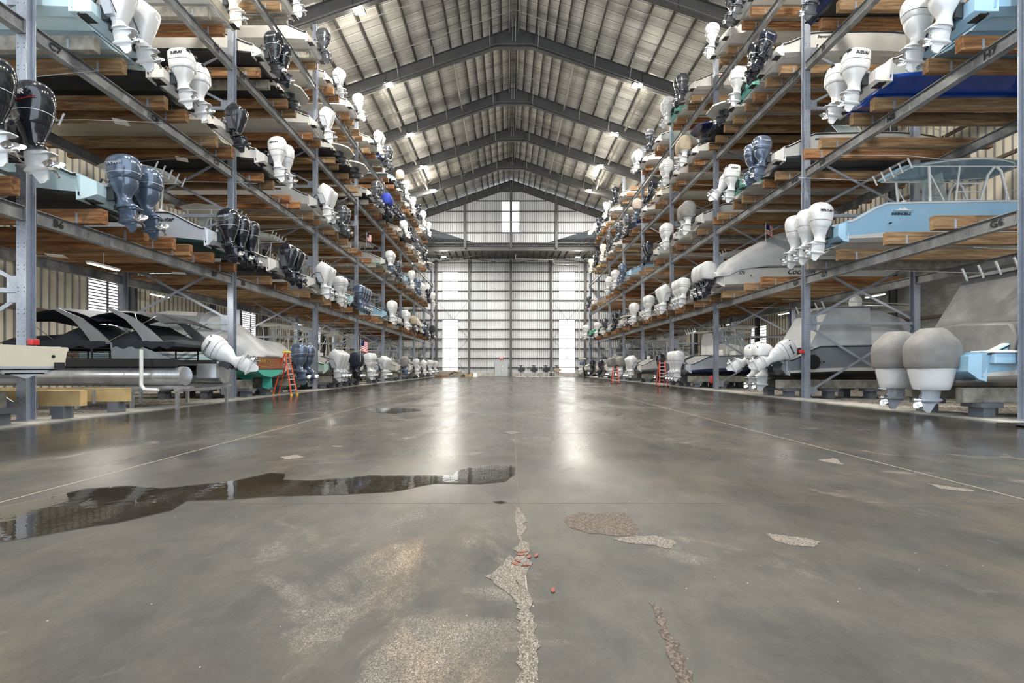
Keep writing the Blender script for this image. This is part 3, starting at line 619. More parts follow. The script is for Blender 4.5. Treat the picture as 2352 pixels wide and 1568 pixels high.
# ================================================================== RACKS
def ishape(b, x, y, z0, z1, wd, dp, t=.022):
    b.box(x-wd/2, x+wd/2, y-dp/2, y-dp/2+t, z0, z1); b.box(x-wd/2, x+wd/2, y+dp/2-t, y+dp/2, z0, z1); b.box(x-t/2, x+t/2, y-dp/2+t, y+dp/2-t, z0, z1)
DEPTH = 4.9
BOLT = paint('bolt_hole', (.05, .05, .055), .6)
STENCIL = paint('black_stencil', (.02, .02, .022), .6)
racks = {}
def rack(side):
    s = -1 if side == 'left' else 1
    W = WL if s < 0 else WR
    t = empty('boat_rack', (s*W, 0, 0))
    tag(t, 'tall galvanised steel boat storage rack along the %s side of the aisle' % side, 'rack', 'steel boat racks')
    racks[side] = t
    for k, y in enumerate(POST_Y[:-1]+[72.7]):
        for row, xo in (('front', .125), ('rear', DEPTH)):
            top = (roofz(s*(W+xo))-1.2 if y < 60 else 18.0) if row == 'front' else (BEAM_B[3]+BEAM_H if y < 60 else 18.0)
            b = MB(); ishape(b, s*xo, y, 0.03 if row == 'front' else -.04, top, .25, .24)
            if row == 'front':
                b.box(s*xo-.19, s*xo+.19, y-.17, y+.17, 0.03, .055)
                if y < 40:
                    for z in np.arange(.5, 20, .55):
                        for dx in (-.075, .075): b.box(s*xo+dx-.011, s*xo+dx+.011, y-.124, y-.1195, z-.011, z+.011, 1); b.box(s*xo+dx-.011, s*xo+dx+.011, y-.124, y-.1195, z+.09, z+.112, 1)
            obj('post', b, [STEEL, BOLT], t)
        if y > 60: continue
        # transverse ties and cross braces between front and rear post
        lv = [.35]+[z for zb in BEAM_B for z in (zb-1.6, zb+.6)]
        for z in [3.3, 8.0, 12.7, 17.1]:
            b = MB(); b.box(min(s*.25, s*(DEPTH-.12)), max(s*.25, s*(DEPTH-.12)), y-.05, y+.05, z-.06, z+.06); obj('strut', b, STEEL, t)
        for za, zb in ((.35, 3.15), (3.5, 5.9), (6.1, 7.9), (8.2, 10.6), (12.9, 15.2), (17.3, 19)):
            if y > 45 and za > 6: continue
            b = MB()
            for p, q in ((za, zb), (zb, za)):
                L_ = DEPTH-.4
                a = Vector((s*.3, 0, p)); c = Vector((s*(.3+L_), 0, q)); d = (c-a); n = Vector((-d.z, 0, d.x)).normalized()*.05
                off = .0 if p < q else .03
                b.loft([[(a.x+n.x, y+off, a.z+n.z), (a.x-n.x, y+off, a.z-n.z), (a.x-n.x, y+off+.02, a.z-n.z), (a.x+n.x, y+off+.02, a.z+n.z)], [(c.x+n.x, y+off, c.z+n.z), (c.x-n.x, y+off, c.z-n.z), (c.x-n.x, y+off+.02, c.z-n.z), (c.x+n.x, y+off+.02, c.z+n.z)]], 0, True, True)
                gx = s*.25; b.box(min(gx, gx+s*.35), max(gx, gx+s*.35), y-.012, y+.012, p-.16, p+.16)
            obj('cross_brace', b, STEEL, t)
    if side == 'left':
        LET = {(0, 0): ((133, 507, 'B6'), (492, 627, 'B7')), (0, 1): ((558, 645, 'B8'),), (1, 0): ((125, 105, 'C7'), (355, 268, 'C8'), (497, 370, 'C9')), (1, 1): ((566, 415, 'C10'),), (2, 0): ((497, 116, 'D8'),), (2, 1): ((556, 155, 'D9'),)}
    else:
        LET = {(0, 0): ((2290, 517, 'G6'), (1893, 632, 'G7')), (0, 1): ((1828, 652, 'G8'),), (1, 0): ((2275, 122, 'H7'), (2047, 270, 'H8'), (1890, 371, 'H9')), (1, 1): ((1826, 412, 'H10'),), (2, 0): ((1892, 115, 'J9'),), (2, 1): ((1828, 178, 'J10'),)}
    for lvl, z in enumerate(BEAM_B):
        for i in range(len(POST_Y)-1):
            if lvl == 3 and POST_Y[i] > 60: continue
            ya, yb = POST_Y[i]+.13, POST_Y[i+1]-.13
            for row, xo in (('front', .02), ('rear', DEPTH-.1)):
                b = MB(); x0, x1 = sorted((s*(xo-.02), s*(xo+.20)))
                b.box(x0, x1, ya, yb, z, z+.022); b.box(x0, x1, ya, yb, z+BEAM_H-.022, z+BEAM_H); w0 = s*(xo+.06); b.box(w0-.008, w0+.008, ya, yb, z+.022, z+BEAM_H-.022)
                for yy in (ya, yb-.012): b.box(x0, x1, yy, yy+.012, z+.0, z+BEAM_H)
                o = obj('beam', b, BEAMSTEEL, t)
                if row == 'front':
                    key = (lvl, i-1)
                    for (px_, py_, tx) in LET.get(key, ()):
                        Xw = s*(W+.068); Y = Xw*F/(px_-CX)
                        M = face_matrix((s*(.045), Y, z+BEAM_H/2), (0, 1 if s < 0 else -1, 0), (0, 0, 1))
                        text(tx, .27, M, STENCIL, o, 'lettering', ext=.003, bold=.006)
rack('left'); rack('right')
# red signal boxes on the posts
for s, y, x, z, lb in ((-1, 11.4, -WL, zpx(785, 11.3), 'small red alarm box on the nearest left post'), (1, 19.9, WR, zpx(807, 19.9), 'small red alarm box on the nearest right post')):
    b = MB(); b.rbox(-.07, .07, -.09, .09, -.07, .07, .015); tag(obj('alarm_box', b, RED, None, (x-s*.08, y-.02, z)), lb, 'alarm')
CARPET = paint('bunk_carpet', (.36, .33, .28), .95, 0, 0, .2, 3)
def timber(s, lvl, Y, label, x_over=.62, wd=.2, ht=.4):
    """one bunk timber lying across the shelf beams"""
    W = WL if s < 0 else WR
    z = BEAM_B[lvl]+BEAM_H if lvl >= 0 else .42
    t = empty('bunk_timber', (s*W, Y, z)); tag(t, label, 'timber', 'timber bunks on the %s rack' % ('left' if s < 0 else 'right'))
    over = x_over+random.uniform(-.08, .1)
    x0, x1 = sorted((-s*over, s*(DEPTH+1.2)))
    b = MB(); c = .012
    prof = [(-wd/2+c, 0), (wd/2-c, 0), (wd/2, c), (wd/2, ht-c), (wd/2-c, ht), (-wd/2+c, ht), (-wd/2, ht-c), (-wd/2, c)]
    b.prism(prof, 'x', x0, x1)
    obj('plank', b, OLDWOOD if (lvl < 0 or random.random() < .12) else WOOD, t)
    if lvl >= 0:
        b = MB(); b.box(-.03, .03, -wd/2-.012, -wd/2-.0005, 0.002, ht*.72); b.box(-.03, .03, -wd/2-.09, -wd/2, -.0, .012)
        obj('strap', b, STEEL, t)
    else:
        for k, xx in enumerate((-.1, 1.7, 3.6)):
            b = MB(); b.box(s*xx-.16, s*xx+.16, -.2, .2, -.46, -.12); b.box(s*xx-.3, s*xx+.3, -.28, .28, -.12, -.002); obj('block', b, paint('steel_block', (.17, .19, .22), .5, .4), t)
    return t

# ================================================================== BOATS
PAL = {
 'w': paint('white_motor_paint', (.64, .65, .66), .2, 0, .5, .02), 'c': paint('cream_motor_paint', (.78, .74, .64), .22, 0, .5, .03),
 'k': paint('black_motor_paint', (.012, .014, .02), .12, 0, .8, .05), 'g': paint('slate_motor_paint', (.10, .135, .20), .18, .35, .7, .05),
 'G': paint('grey_motor_paint', (.07, .075, .085), .2, .3, .6, .05), 'l': paint('silver_motor_paint', (.50, .54, .60), .25, .3, .4, .04),
 'Cg': paint('grey_canvas', (.20, .195, .19), .85, 0, 0, .12, 3, .25, 8), 'Cb': paint('blue_canvas', (.01, .035, .30), .8, 0, 0, .1, 3, .2, 8),
 'Cn': paint('navy_canvas', (.012, .018, .035), .8, 0, 0, .1, 3, .2, 8), 'Ct': paint('tan_canvas', (.36, .31, .23), .85, 0, 0, .1, 3, .2, 8),
 'Cp': paint('faded_pink_canvas', (.40, .33, .29), .85, 0, 0, .1, 3, .2, 8), 'Cw': paint('pale_canvas', (.50, .51, .52), .8, 0, 0, .08, 1.5, .3, 5),
 'Ck': paint('charcoal_canvas', (.022, .026, .034), .8, 0, 0, .15, 2, .4, 5),
}
HC = {
 'w': paint('white_hull', (.62, .61, .585), .25, 0, .4, .04, 1), 'c': paint('cream_hull', (.66, .62, .52), .3, 0, .3, .05, 1),
 'k': paint('black_bottom_paint', (.018, .02, .022), .5, 0, 0, .3, 2), 'lb': paint('light_blue_hull', (.30, .50, .66), .22, 0, .5, .04, 1),
 'ib': paint('ice_blue_hull', (.50, .66, .72), .25, 0, .4, .04, 1), 'rb': paint('royal_blue_hull', (.01, .07, .42), .22, 0, .5, .1, 1),
 'nb': paint('navy_hull', (.008, .02, .09), .2, 0, .5, .1, 1), 'aq': paint('aqua_hull', (.16, .50, .44), .3, 0, .3, .06, 1),
 'pg': paint('pale_green_hull', (.45, .60, .52), .3, 0, .3, .05, 1), 'gr': paint('grey_hull', (.20, .22, .25), .3, .1, .3, .06, 1),
 'dg': paint('dark_grey_hull', (.05, .06, .075), .3, .1, .3, .1, 1), 'lg': paint('silver_grey_hull', (.42, .46, .52), .28, .1, .3, .05, 1),
 'lv': paint('lilac_white_hull', (.66, .67, .72), .25, 0, .4, .04, 1), 'yl': paint('yellow_hull', (.60, .42, .03), .35), 'gn': paint('green_hull', (.10, .34, .22), .35),
 'dt': paint('dark_teal_bottom', (.012, .05, .045), .5, 0, 0, .2, 2), 'tq': paint('turquoise_bottom', (.08, .48, .38), .5, 0, 0, .1, 2),
 'wd': None,
}
def varnish():
    m, nt, b = newmat('varnished_teak'); tc = N(nt, 'ShaderNodeTexCoord'); mp = N(nt, 'ShaderNodeMapping'); mp.inputs['Scale'].default_value = (6, 1, 14)
    n = N(nt, 'ShaderNodeTexNoise', Scale=1.5, Detail=5.0); nt.links.new(tc.outputs['Object'], mp.inputs[0]); nt.links.new(mp.outputs[0], n.inputs['Vector'])
    r = ramp(nt, n.outputs[0], [(.3, (.16, .05, .018)), (.6, (.34, .12, .04))]); nt.links.new(r.outputs[0], b.inputs['Base Color'])
    b.inputs['Roughness'].default_value = .18; b.inputs['Coat Weight'].default_value = .7; return m
HC['wd'] = varnish()
# ---------- outboard motors
COWL = {
 'B': ([(1.06, .50, .47, .34), (1.09, .53, .50, .365), (1.32, .55, .52, .38), (1.55, .54, .52, .38), (1.68, .49, .47, .365), (1.80, .37, .36, .33), (1.93, .27, .25, .26), (2.0, .2, .18, .16)], 2, 3.2),
 'Y': ([(1.35, .27, .30, .235), (1.38, .33, .35, .262), (1.50, .37, .41, .285), (1.68, .38, .44, .295), (1.84, .34, .42, .28), (1.95, .24, .34, .22), (2.01, .06, .16, .1)], 3, 2.5),
 'V': ([(1.10, .22, .22, .20), (1.16, .27, .28, .235), (1.36, .33, .36, .275), (1.58, .36, .42, .29), (1.78, .34, .43, .28), (1.93, .22, .36, .22), (2.01, .02, .18, .1)], 3, 2.3),
 'S': ([(1.28, .29, .30, .25), (1.32, .35, .37, .285), (1.52, .37, .40, .29), (1.76, .37, .38, .285), (1.88, .35, .34, .265), (1.95, .27, .26, .2), (1.97, .12, .12, .1)], 3, 3.4),
 'M': ([(.80, .17, .10, .14), (.84, .19, .14, .155), (1.10, .25, .27, .215), (1.40, .33, .41, .27), (1.58, .38, .47, .285), (1.64, .38, .46, .285), (1.82, .22, .28, .24), (1.97, .03, .06, .13), (2.0, 0.0, .02, .05)], 1, 3.2),
 'C': ([(1.02, .25, .24, .22), (1.10, .33, .34, .27), (1.35, .37, .42, .31), (1.60, .39, .45, .32), (1.82, .35, .42, .30), (1.98, .22, .30, .22), (2.05, .05, .1, .08)], 3, 2.8),
}
MID = {
 'B': [(.54, .33, .33, .2), (.57, .37, .37, .25), (.80, .43, .42, .30), (1.07, .50, .47, .34)],
 'Y': [(.63, .23, .31, .15), (.68, .23, .28, .15), (.74, .21, .20, .14), (.84, .19, .13, .13), (.95, .20, .14, .14), (1.08, .25, .24, .19), (1.22, .29, .31, .235), (1.345, .31, .33, .25)],
 'V': [(.63, .22, .28, .15), (.68, .21, .22, .14), (.76, .19, .15, .13), (.90, .20, .17, .14), (1.03, .23, .23, .18), (1.12, .25, .27, .21)],
 'S': [(.63, .23, .29, .16), (.68, .22, .23, .15), (.78, .20, .15, .14), (.92, .20, .16, .15), (1.07, .24, .23, .20), (1.2, .29, .31, .24), (1.29, .32, .34, .26)],
 'M': [(.62, .22, .26, .15), (.68, .21, .20, .14), (.74, .19, .13, .13), (.82, .18, .11, .14)],
 'C': [(.63, .23, .28, .16), (.68, .21, .22, .15), (.78, .19, .13, .13), (.92, .20, .15, .15), (1.05, .24, .24, .2)],
}
PIVX, PIVZ = -.34, 1.18
def sring(z, fo, af, hw, e, n=20):
    cx = (fo-af)/2; hl = (fo+af)/2; out = []
    for k in range(n):
        a = 2*PI*(k+.5)/n; ca, sa = math.cos(a), math.sin(a)
        out.append((PIVX+cx+hl*math.copysign(abs(ca)**(2/e), ca), hw*math.copysign(abs(sa)**(2/e), sa), z-PIVZ))
    return out
def dome(rows, sub, e, n=20):
    rr = catmull(rows, sub) if sub > 1 else rows
    return [sring(*r, e, n) for r in rr]
EM = {}
def engine_meshes(ty):
    if ty in EM: return EM[ty]
    prof, sub, e = COWL[ty]
    c = MB(); c.loft(dome(prof, sub, e), 0, True, True)
    if ty in 'YVS':     # seam and rear vents
        z = {'Y': 1.50, 'V': 1.36, 'S': 1.56}[ty]
        p = [r for r in prof]; fo = np.interp(z, [r[0] for r in p], [r[1] for r in p]); af = np.interp(z, [r[0] for r in p], [r[2] for r in p]); hw = np.interp(z, [r[0] for r in p], [r[3] for r in p])
        c.loft([sring(z-.006, fo+.004, af+.004, hw+.004, e), sring(z+.006, fo+.004, af+.004, hw+.004, e)], 1, True, True)
    if ty in 'YS':
        for sy in (-1, 1): c.box(PIVX-.40 if ty == 'S' else PIVX-.36, PIVX-.22, sy*.16-.05, sy*.16+.05, 1.80-PIVZ, 1.86-PIVZ, 1)
    if ty == 'M':      # contrasting lower front panel and side crease
        for sy in (-1, 1):
            c.prism([(PIVX+.19, .86-PIVZ), (PIVX-.02, .86-PIVZ), (PIVX+.05, 1.36-PIVZ), (PIVX+.31, 1.38-PIVZ)], 'y', sy*.13, sy*.262, 2)
            c.tube([(PIVX+.32, sy*.262, 1.40-PIVZ), (PIVX+.04, sy*.272, 1.39-PIVZ), (PIVX-.06, sy*.20, .92-PIVZ)], .011, 1, 5)
    m = MB(); m.loft(dome(MID[ty], 2, 2.6, 16), 0, True, True)
    if ty == 'C': m.loft([sring(1.0, .25, .24, .22, 2.6, 16), sring(1.08, .3, .3, .25, 2.6, 16)], 0, True, True)
    # transom bracket (material 1 dark metal, 2 bright)
    for sy in (-1, 1):
        m.box(PIVX+.18, PIVX+.37, sy*.13-.02, sy*.13+.02, .82-PIVZ, 1.24-PIVZ, 1)
        m.tube([(PIVX+.30, sy*.11, 1.19-PIVZ), (PIVX+.30, sy*.21, 1.19-PIVZ)], .045, 2, 10)
        m.tube([(PIVX+.30, sy*.07, .86-PIVZ), (PIVX+.16, sy*.07, 1.08-PIVZ)], .03, 2, 8)
    m.box(PIVX+.16, PIVX+.30, -.10, .10, .90-PIVZ, 1.22-PIVZ, 1); m.box(PIVX+.14, PIVX+.28, -.07, .07, .60-PIVZ, .72-PIVZ, 1)
    m.tube([(PIVX+.22, .1, 1.25-PIVZ), (PIVX+.42, .16, 1.38-PIVZ), (PIVX+.62, .1, 1.2-PIVZ)], .03, 1, 7)
    g = MB()
    pl = [(.20, 0), (.16, .06), (-.05, .095), (-.30, .10), (-.38, .07), (-.38, -.07), (-.30, -.10), (-.05, -.095), (.16, -.06)]
    g.prism([(PIVX+a, y) for a, y in pl], 'z', .555-PIVZ, .575-PIVZ); g.loft([sring(.64, .23, .27, .11, 2.2, 12), sring(.56, .23, .27, .085, 2.2, 12)], 0, True, True)
    g.loft([sring(.57, .23, .27, .085, 1.9, 12), sring(.46, .22, .24, .068, 1.9, 12), sring(.30, .20, .24, .058, 1.9, 12), sring(.21, .16, .22, .02, 1.9, 12)], 0, True, True)
    rows = [(.27, .012), (.24, .038), (.17, .06), (.05, .070), (-.12, .070), (-.265, .060)]
    g.loft([[(PIVX+x, r*math.cos(2*PI*k/12), .30-PIVZ+r*math.sin(2*PI*k/12)) for k in range(12)] for x, r in rows], 0, True, True)
    for (a, b_) in (((.14, .26), (-.16, .26)),):
        sk = [(.16, .30), (-.22, .28), (-.20, .06), (-.13, 0), (-.04, .0), (.04, .12)]
        g.loft([[(PIVX+x, .016, z-PIVZ) for x, z in sk], [(PIVX+x, -.016, z-PIVZ) for x, z in sk]], 0, True, True)
    p = MB()
    p.loft([[(PIVX+x, r*math.cos(2*PI*k/10), .30-PIVZ+r*math.sin(2*PI*k/10)) for k in range(10)] for x, r in ((-.262, .058), (-.40, .052), (-.43, .03))], 0, True, True)
    for k in range(3):
        a0 = k*2*PI/3+.3; top = []; bot = []
        R = [(.04, -.30, -.5, .5), (.12, -.34, -.62, .38), (.175, -.35, -.50, .2), (.20, -.34, -.28, .02)]
        r1 = []; r2 = []
        for r, x, a, c_ in R:
            pa = (PIVX+x+.05, r*math.cos(a0+a), .30-PIVZ+r*math.sin(a0+a)); pb = (PIVX+x-.07, r*math.cos(a0+c_), .30-PIVZ+r*math.sin(a0+c_)); pm = (PIVX+x-.0, r*1.02*math.cos(a0+(a+c_)/2), .30-PIVZ+r*1.02*math.sin(a0+(a+c_)/2))
            r1.append([pa, pm, pb]); r2.append([(q[0]-.008, q[1], q[2]) for q in (pb, pm, pa)])
        p.loft([u+v for u, v in zip(r1, r2)], 0, True, True)
    EM[ty] = dict(cowl=fixn(c.mesh('cowling', [WHITEPL, BLACK, ALU], 40)), mid=fixn(m.mesh('outboard_motor', [WHITEPL, DARKMETAL, ALU], 40)),
                  gear=fixn(g.mesh('gearcase', [WHITEPL], 40)), prop=fixn(p.mesh('propeller', [CHROME], 40)))
    return EM[ty]
def setm(o, i, m):
    o.material_slots[i].link = 'OBJECT'; o.material_slots[i].material = m
def engine(parent, ty, col, x, y, z, tilt=4, es=1.0, legc=None, lowc=None, detail=True, steer=0):
    E = engine_meshes(ty)
    m = link('outboard_motor', E['mid'], parent, (x, y, z), (0, -math.radians(tilt)*-1, steer)); m.scale = (es, es, es)
    legc = legc or (col if not col.startswith('C') else 'w'); lowc = lowc or legc
    setm(m, 0, PAL[legc])
    c = link('motor_cover' if col.startswith('C') else 'cowling', E['cowl'], m); setm(c, 0, PAL[col])
    if ty == 'M': setm(c, 2, PAL['l'] if col in 'wc' else PAL['G'])
    if col in ('k', 'G', 'g'): setm(c, 1, PAL['l'] if ty != 'M' else BLACK)
    if col.startswith('C'): setm(c, 1, PAL[col])
    g = link('gearcase', E['gear'], m); setm(g, 0, PAL[lowc])
    pr = link('propeller', E['prop'], m)
    if col == 'k' and lowc == 'k' and ty != 'V': setm(pr, 0, PAL['G'])
    return m, c
# ---------- hulls
def hull_sections(L, B, H, swoop, bowr=1.0, dr=.36):
    T = [0, .014, .05, .09, .13, .155, .2, .26, .36, .48, .60, .71, .80, .88, .94, .98, 1.0]
    out = []
    for t in T:
        x = t*L
        fb = max(0, (t-.42)/.58); bb = B/2*(.94+.06*min(1, t*4))*(1-fb**2.3*.985)
        cc = (B/2*.86)*(1-min(1, max(0, (t-.36)/.62))**1.9*.98)
        kz = 0 if t < .62 else H*.92*((t-.62)/.38)**2.3
        zc = dr*(1+1.1*max(0, (t-.35)/.65)**1.6)*min(1, .75+t)
        zc = max(zc, kz+.02)
        zs = H*(1+.16*t**1.5)
        if swoop:
            xs = x; lo = H*swoop
            if xs < .12: zs = lo
            elif xs < 1.3: k = (xs-.12)/1.18; zs = lo+(zs-lo)*(.75*k+.25*k*k*(3-2*k))
        if zc > zs-.1: zc = zs-.1
        if kz > zc: kz = zc-.02
        out.append((x, kz, cc, zc, bb, zs))
    return out
def hull_mesh(L, B, H, swoop=.62, band=None):
    b = MB(); secs = hull_sections(L, B, H, swoop); rings = []
    for (x, kz, cc, zc, bb, zs) in secs:
        h = []
        m1 = kz+(zc-kz)*.46; m2 = kz+(zc-kz)*.80
        h += [(x, 0.0, kz), (x, cc*.46, m1), (x, cc*.50, m1-.025), (x, cc*.80, m2), (x, cc*.84, m2-.03), (x, cc, zc)]
        zb = zc+.035+(zs-zc)*.12
        bc = cc+(bb-cc)*.35
        h += [(x, max(cc, .01)+.035*min(1, cc*4), zc+.02), (x, bc*1.0, zb), (x, cc+(bb-cc)*.72, zc+(zs-zc)*.55), (x, bb, zs-.09), (x, bb+.03, zs-.08), (x, bb+.03, zs-.03), (x, bb, zs)]
        h += [(x, max(bb-.16, bb*.3), zs+.01), (x, max(bb-.18, bb*.28), zs-.02), (x, max(bb-.2, bb*.26), zs-.34 if x < L*.62 else zs-.04)]
        rings.append(h+[(p[0], -p[1], p[2]) for p in reversed(h)])
    n = len(rings[0]); nh = n//2
    # materials: 0 side, 1 bottom, 2 rub rail, 3 deck, 4 boot band
    def mf(a, k):
        k = k if k < nh else n-2-k
        if k < 0 or k == n-1: return 1
        if k <= 5: return 1
        if k == 6: return 4
        if k <= 8: return 0
        if k <= 10: return 2
        if k <= 11: return 0
        return 3
    mats_last = lambda a, k: 3 if k == nh-1 else (1 if k == n-1 else mf(a, k))
    b.loft(rings, 0, False, False, True, mats_last)
    # transom
    r = rings[0]
    # close the stern with strips
    for k in range(12):
        b.quad([r[k], r[k+1], r[n-2-k], r[n-1-k]], 1 if k < 5 else 0)
    return b
def plate_hull_details(b, B, H, low):
    pass
def sub_hull(L, B, H, swoop): return hull_mesh(L, B, H, swoop)
HM = {}
def rod_holders(parent, pts):
    if 'rh' not in HM:
        r = MB(); r.tube([(0, 0, 0), (-.17, 0, .38)], .03, 0, 8); HM['rh'] = fixn(r.mesh('rod_holder', [WHITEPL], 50))
    for p in pts: link('rod_holder', HM['rh'], parent, p)
def ttop(parent, L, B, H, colr=None, big=False, poles=True):
    x0 = L*.26; x1 = x0+(4.4 if big else 2.3); wd = B*.36; z = H+(1.6 if big else 1.85)
    b = MB(); rings = []
    for k in range(9):
        t = k/8; x = x0+(x1-x0)*t; hw = wd*(1-.25*abs(2*t-1)**3); zz = z+.16*math.sin(t*PI*.8)
        rings.append([(x, hw*math.cos(a)*1.0, zz+.05*math.sin(a)+.08*math.sin(a) if math.sin(a) > 0 else zz+.02*math.sin(a)) for a in [2*PI*j/16 for j in range(16)]])
    b.loft(rings, 0, True, True); obj('canopy', b, colr or WHITEPL, parent, smooth=50)
    f = MB()
    if big:
        rim = []
        for k in range(25):
            a = 2*PI*k/24; t = .5+.49*math.cos(a); x = x0+(x1-x0)*t; rim.append((x, wd*.97*math.copysign(abs(math.sin(a))**.6, math.sin(a)), z+.16*math.sin(t*PI*.8)+.01))
        f.tube(rim, .04, 0, 7)
        for sy in (-1, 1):
            y = sy*wd*.72
            f.tube([(x0+2.6, y*.9, H*.9), (x0+2.95, y, z-.35), (x0+3.2, y, z-.02)], .045, 0, 8); f.tube([(x0+3.9, y*.9, H*.95), (x0+3.45, y, z-.2), (x0+3.25, y, z-.02)], .045, 0, 8)
            for zz in (H+.35, H+.65, H+.95): f.tube([(x0+1.75, y*.95, zz), (x0+2.75, y*.95, zz)], .02, 0, 6)
    for sy in (-1, 1):
        y = sy*wd*.72
        f.tube([(x0+.9, y*.9, H*.55), (x0+.75, y, z)], .045 if big else .032, 0, 8); f.tube([(x0+1.7, y*.9, H*.55), (x0+1.9, y, z)], .032, 0, 8)
        f.tube([(x0+.85, y*.95, H*.9), (x0+1.75, y*.95, H*1.0)], .022, 0, 6); f.tube([(x0+1.72, y*.9, H*.8), (x0+.8, y, z-.3)], .02, 0, 6)
        f.tube([(x0+.15, y, z-.02), (x1-.2, y, z-.02)], .025, 0, 6)
    f.tube([(x0+.15, -wd*.72, z-.02), (x0+.15, wd*.72, z-.02)], .025, 0, 6)
    obj('top_frame', f, WHITEPL, parent, smooth=50)
    rod_holders(parent, [(x0+.05, -wd*.8+k*wd*.4, z-.12) for k in range(5)])
    if poles:
        for sy in (-1, 1):
            p = MB(); p.tube([(x0+1.6, sy*wd*.9, z+.1), (x0-.5, sy*wd*1.1, z+.22), (x0-2.9, sy*wd*1.2, z+.28+.1*sy)], .018, 0, 6, True, .008); obj('outrigger_pole', p, CHROME, parent, smooth=50)
    c = MB(); c.rbox(x0+.95, x0+1.75, -wd*.5, wd*.5, H*.35, H+.35, .08); obj('console', c, WHITEPL, parent, smooth=50)
    s = MB(); s.prism([(x0+1.7, H+.35), (x0+1.73, H+.35), (x0+1.5, z-.12), (x0+1.47, z-.12)], 'y', -wd*.45, wd*.45); obj('windscreen', s, GLASS, parent, smooth=0)
    s = MB(); s.rbox(x0+.05, x0+.6, -wd*.5, wd*.5, H*.4, H+.02, .07); s.rbox(x0+.02, x0+.14, -wd*.48, wd*.48, H+.0, H+.42, .05); obj('seat', s, WHITEPL, parent, smooth=50)
def tent(parent, L, B, H, col, hi=1.1, full=False, over=0.0, low=None):
    """fitted storage canvas from stern to foredeck"""
    b = MB(); rings = []; S = hull_sections(L, B, H, .62 if not full else 0)
    low = low if low is not None else .25
    xs = [-over, .25, .9, L*.22, L*.34, L*.46, L*.6, L*.74, L*.86]
    hs = [.12, .28, low+.25, hi*.72, hi, hi*.9, hi*.5, hi*.28, .08]
    ys = [s[0] for s in S]
    for x, h in zip(xs, hs):
        bb = np.interp(max(x, 0), ys, [s[4] for s in S])+.05; zs = np.interp(max(x, 0), ys, [s[5] for s in S])
        zt = max(zs+h, H+h if x > .3 else zs+h)
        r = []
        for k in range(15):
            a = PI*k/14; ca = math.cos(a); sa = math.sin(a)
            wob = .025*math.sin(k*2.3+x*3)
            r.append((x, bb*math.copysign(abs(ca)**.55, ca), zs-.22+(zt-zs+.22)*(sa**.8)+wob*sa))
        rings.append(r)
    b.loft(rings, 0, False, False, False)
    # give the cloth thickness and closed ends
    inner = [[(p[0]+.0, p[1]*.985, p[2]-.02) for p in r] for r in rings]
    b.loft(inner, 0, False, False, False)
    for r in (rings[0], rings[-1]):
        i = len(b.v); b.v += [tuple(p) for p in r]; b.f.append(tuple(range(i, i+len(r)))); b.m.append(0)
    obj('boat_cover', b, PAL[col], parent, smooth=60)
def windshield(parent, L, B, H, cabin=False):
    g = MB(); x = L*.45; hw = B*.38; hz = .5
    pts = [(x-1.2, hw), (x, hw*.92), (x+.5, hw*.5), (x+.6, 0), (x+.5, -hw*.5), (x, -hw*.92), (x-1.2, -hw)]
    lo = [(a, y, H+.05) for a, y in pts]; up = [(a-.35, y*.9, H+.05+hz) for a, y in pts]
    g.loft([lo, up], 0, False, False, False); g.loft([[(p[0]-.01, p[1]*.99, p[2]) for p in lo], [(p[0]-.01, p[1]*.99, p[2]) for p in up]], 0, False, False, False); obj('windscreen', g, GLASS, parent, smooth=0)
    f = MB(); f.tube(up, .018, 0, 6); f.tube(lo, .018, 0, 6)
    for a, c in zip(lo, up): f.tube([a, c], .012, 0, 5)
    obj('windscreen_frame', f, CHROME, parent, smooth=50)
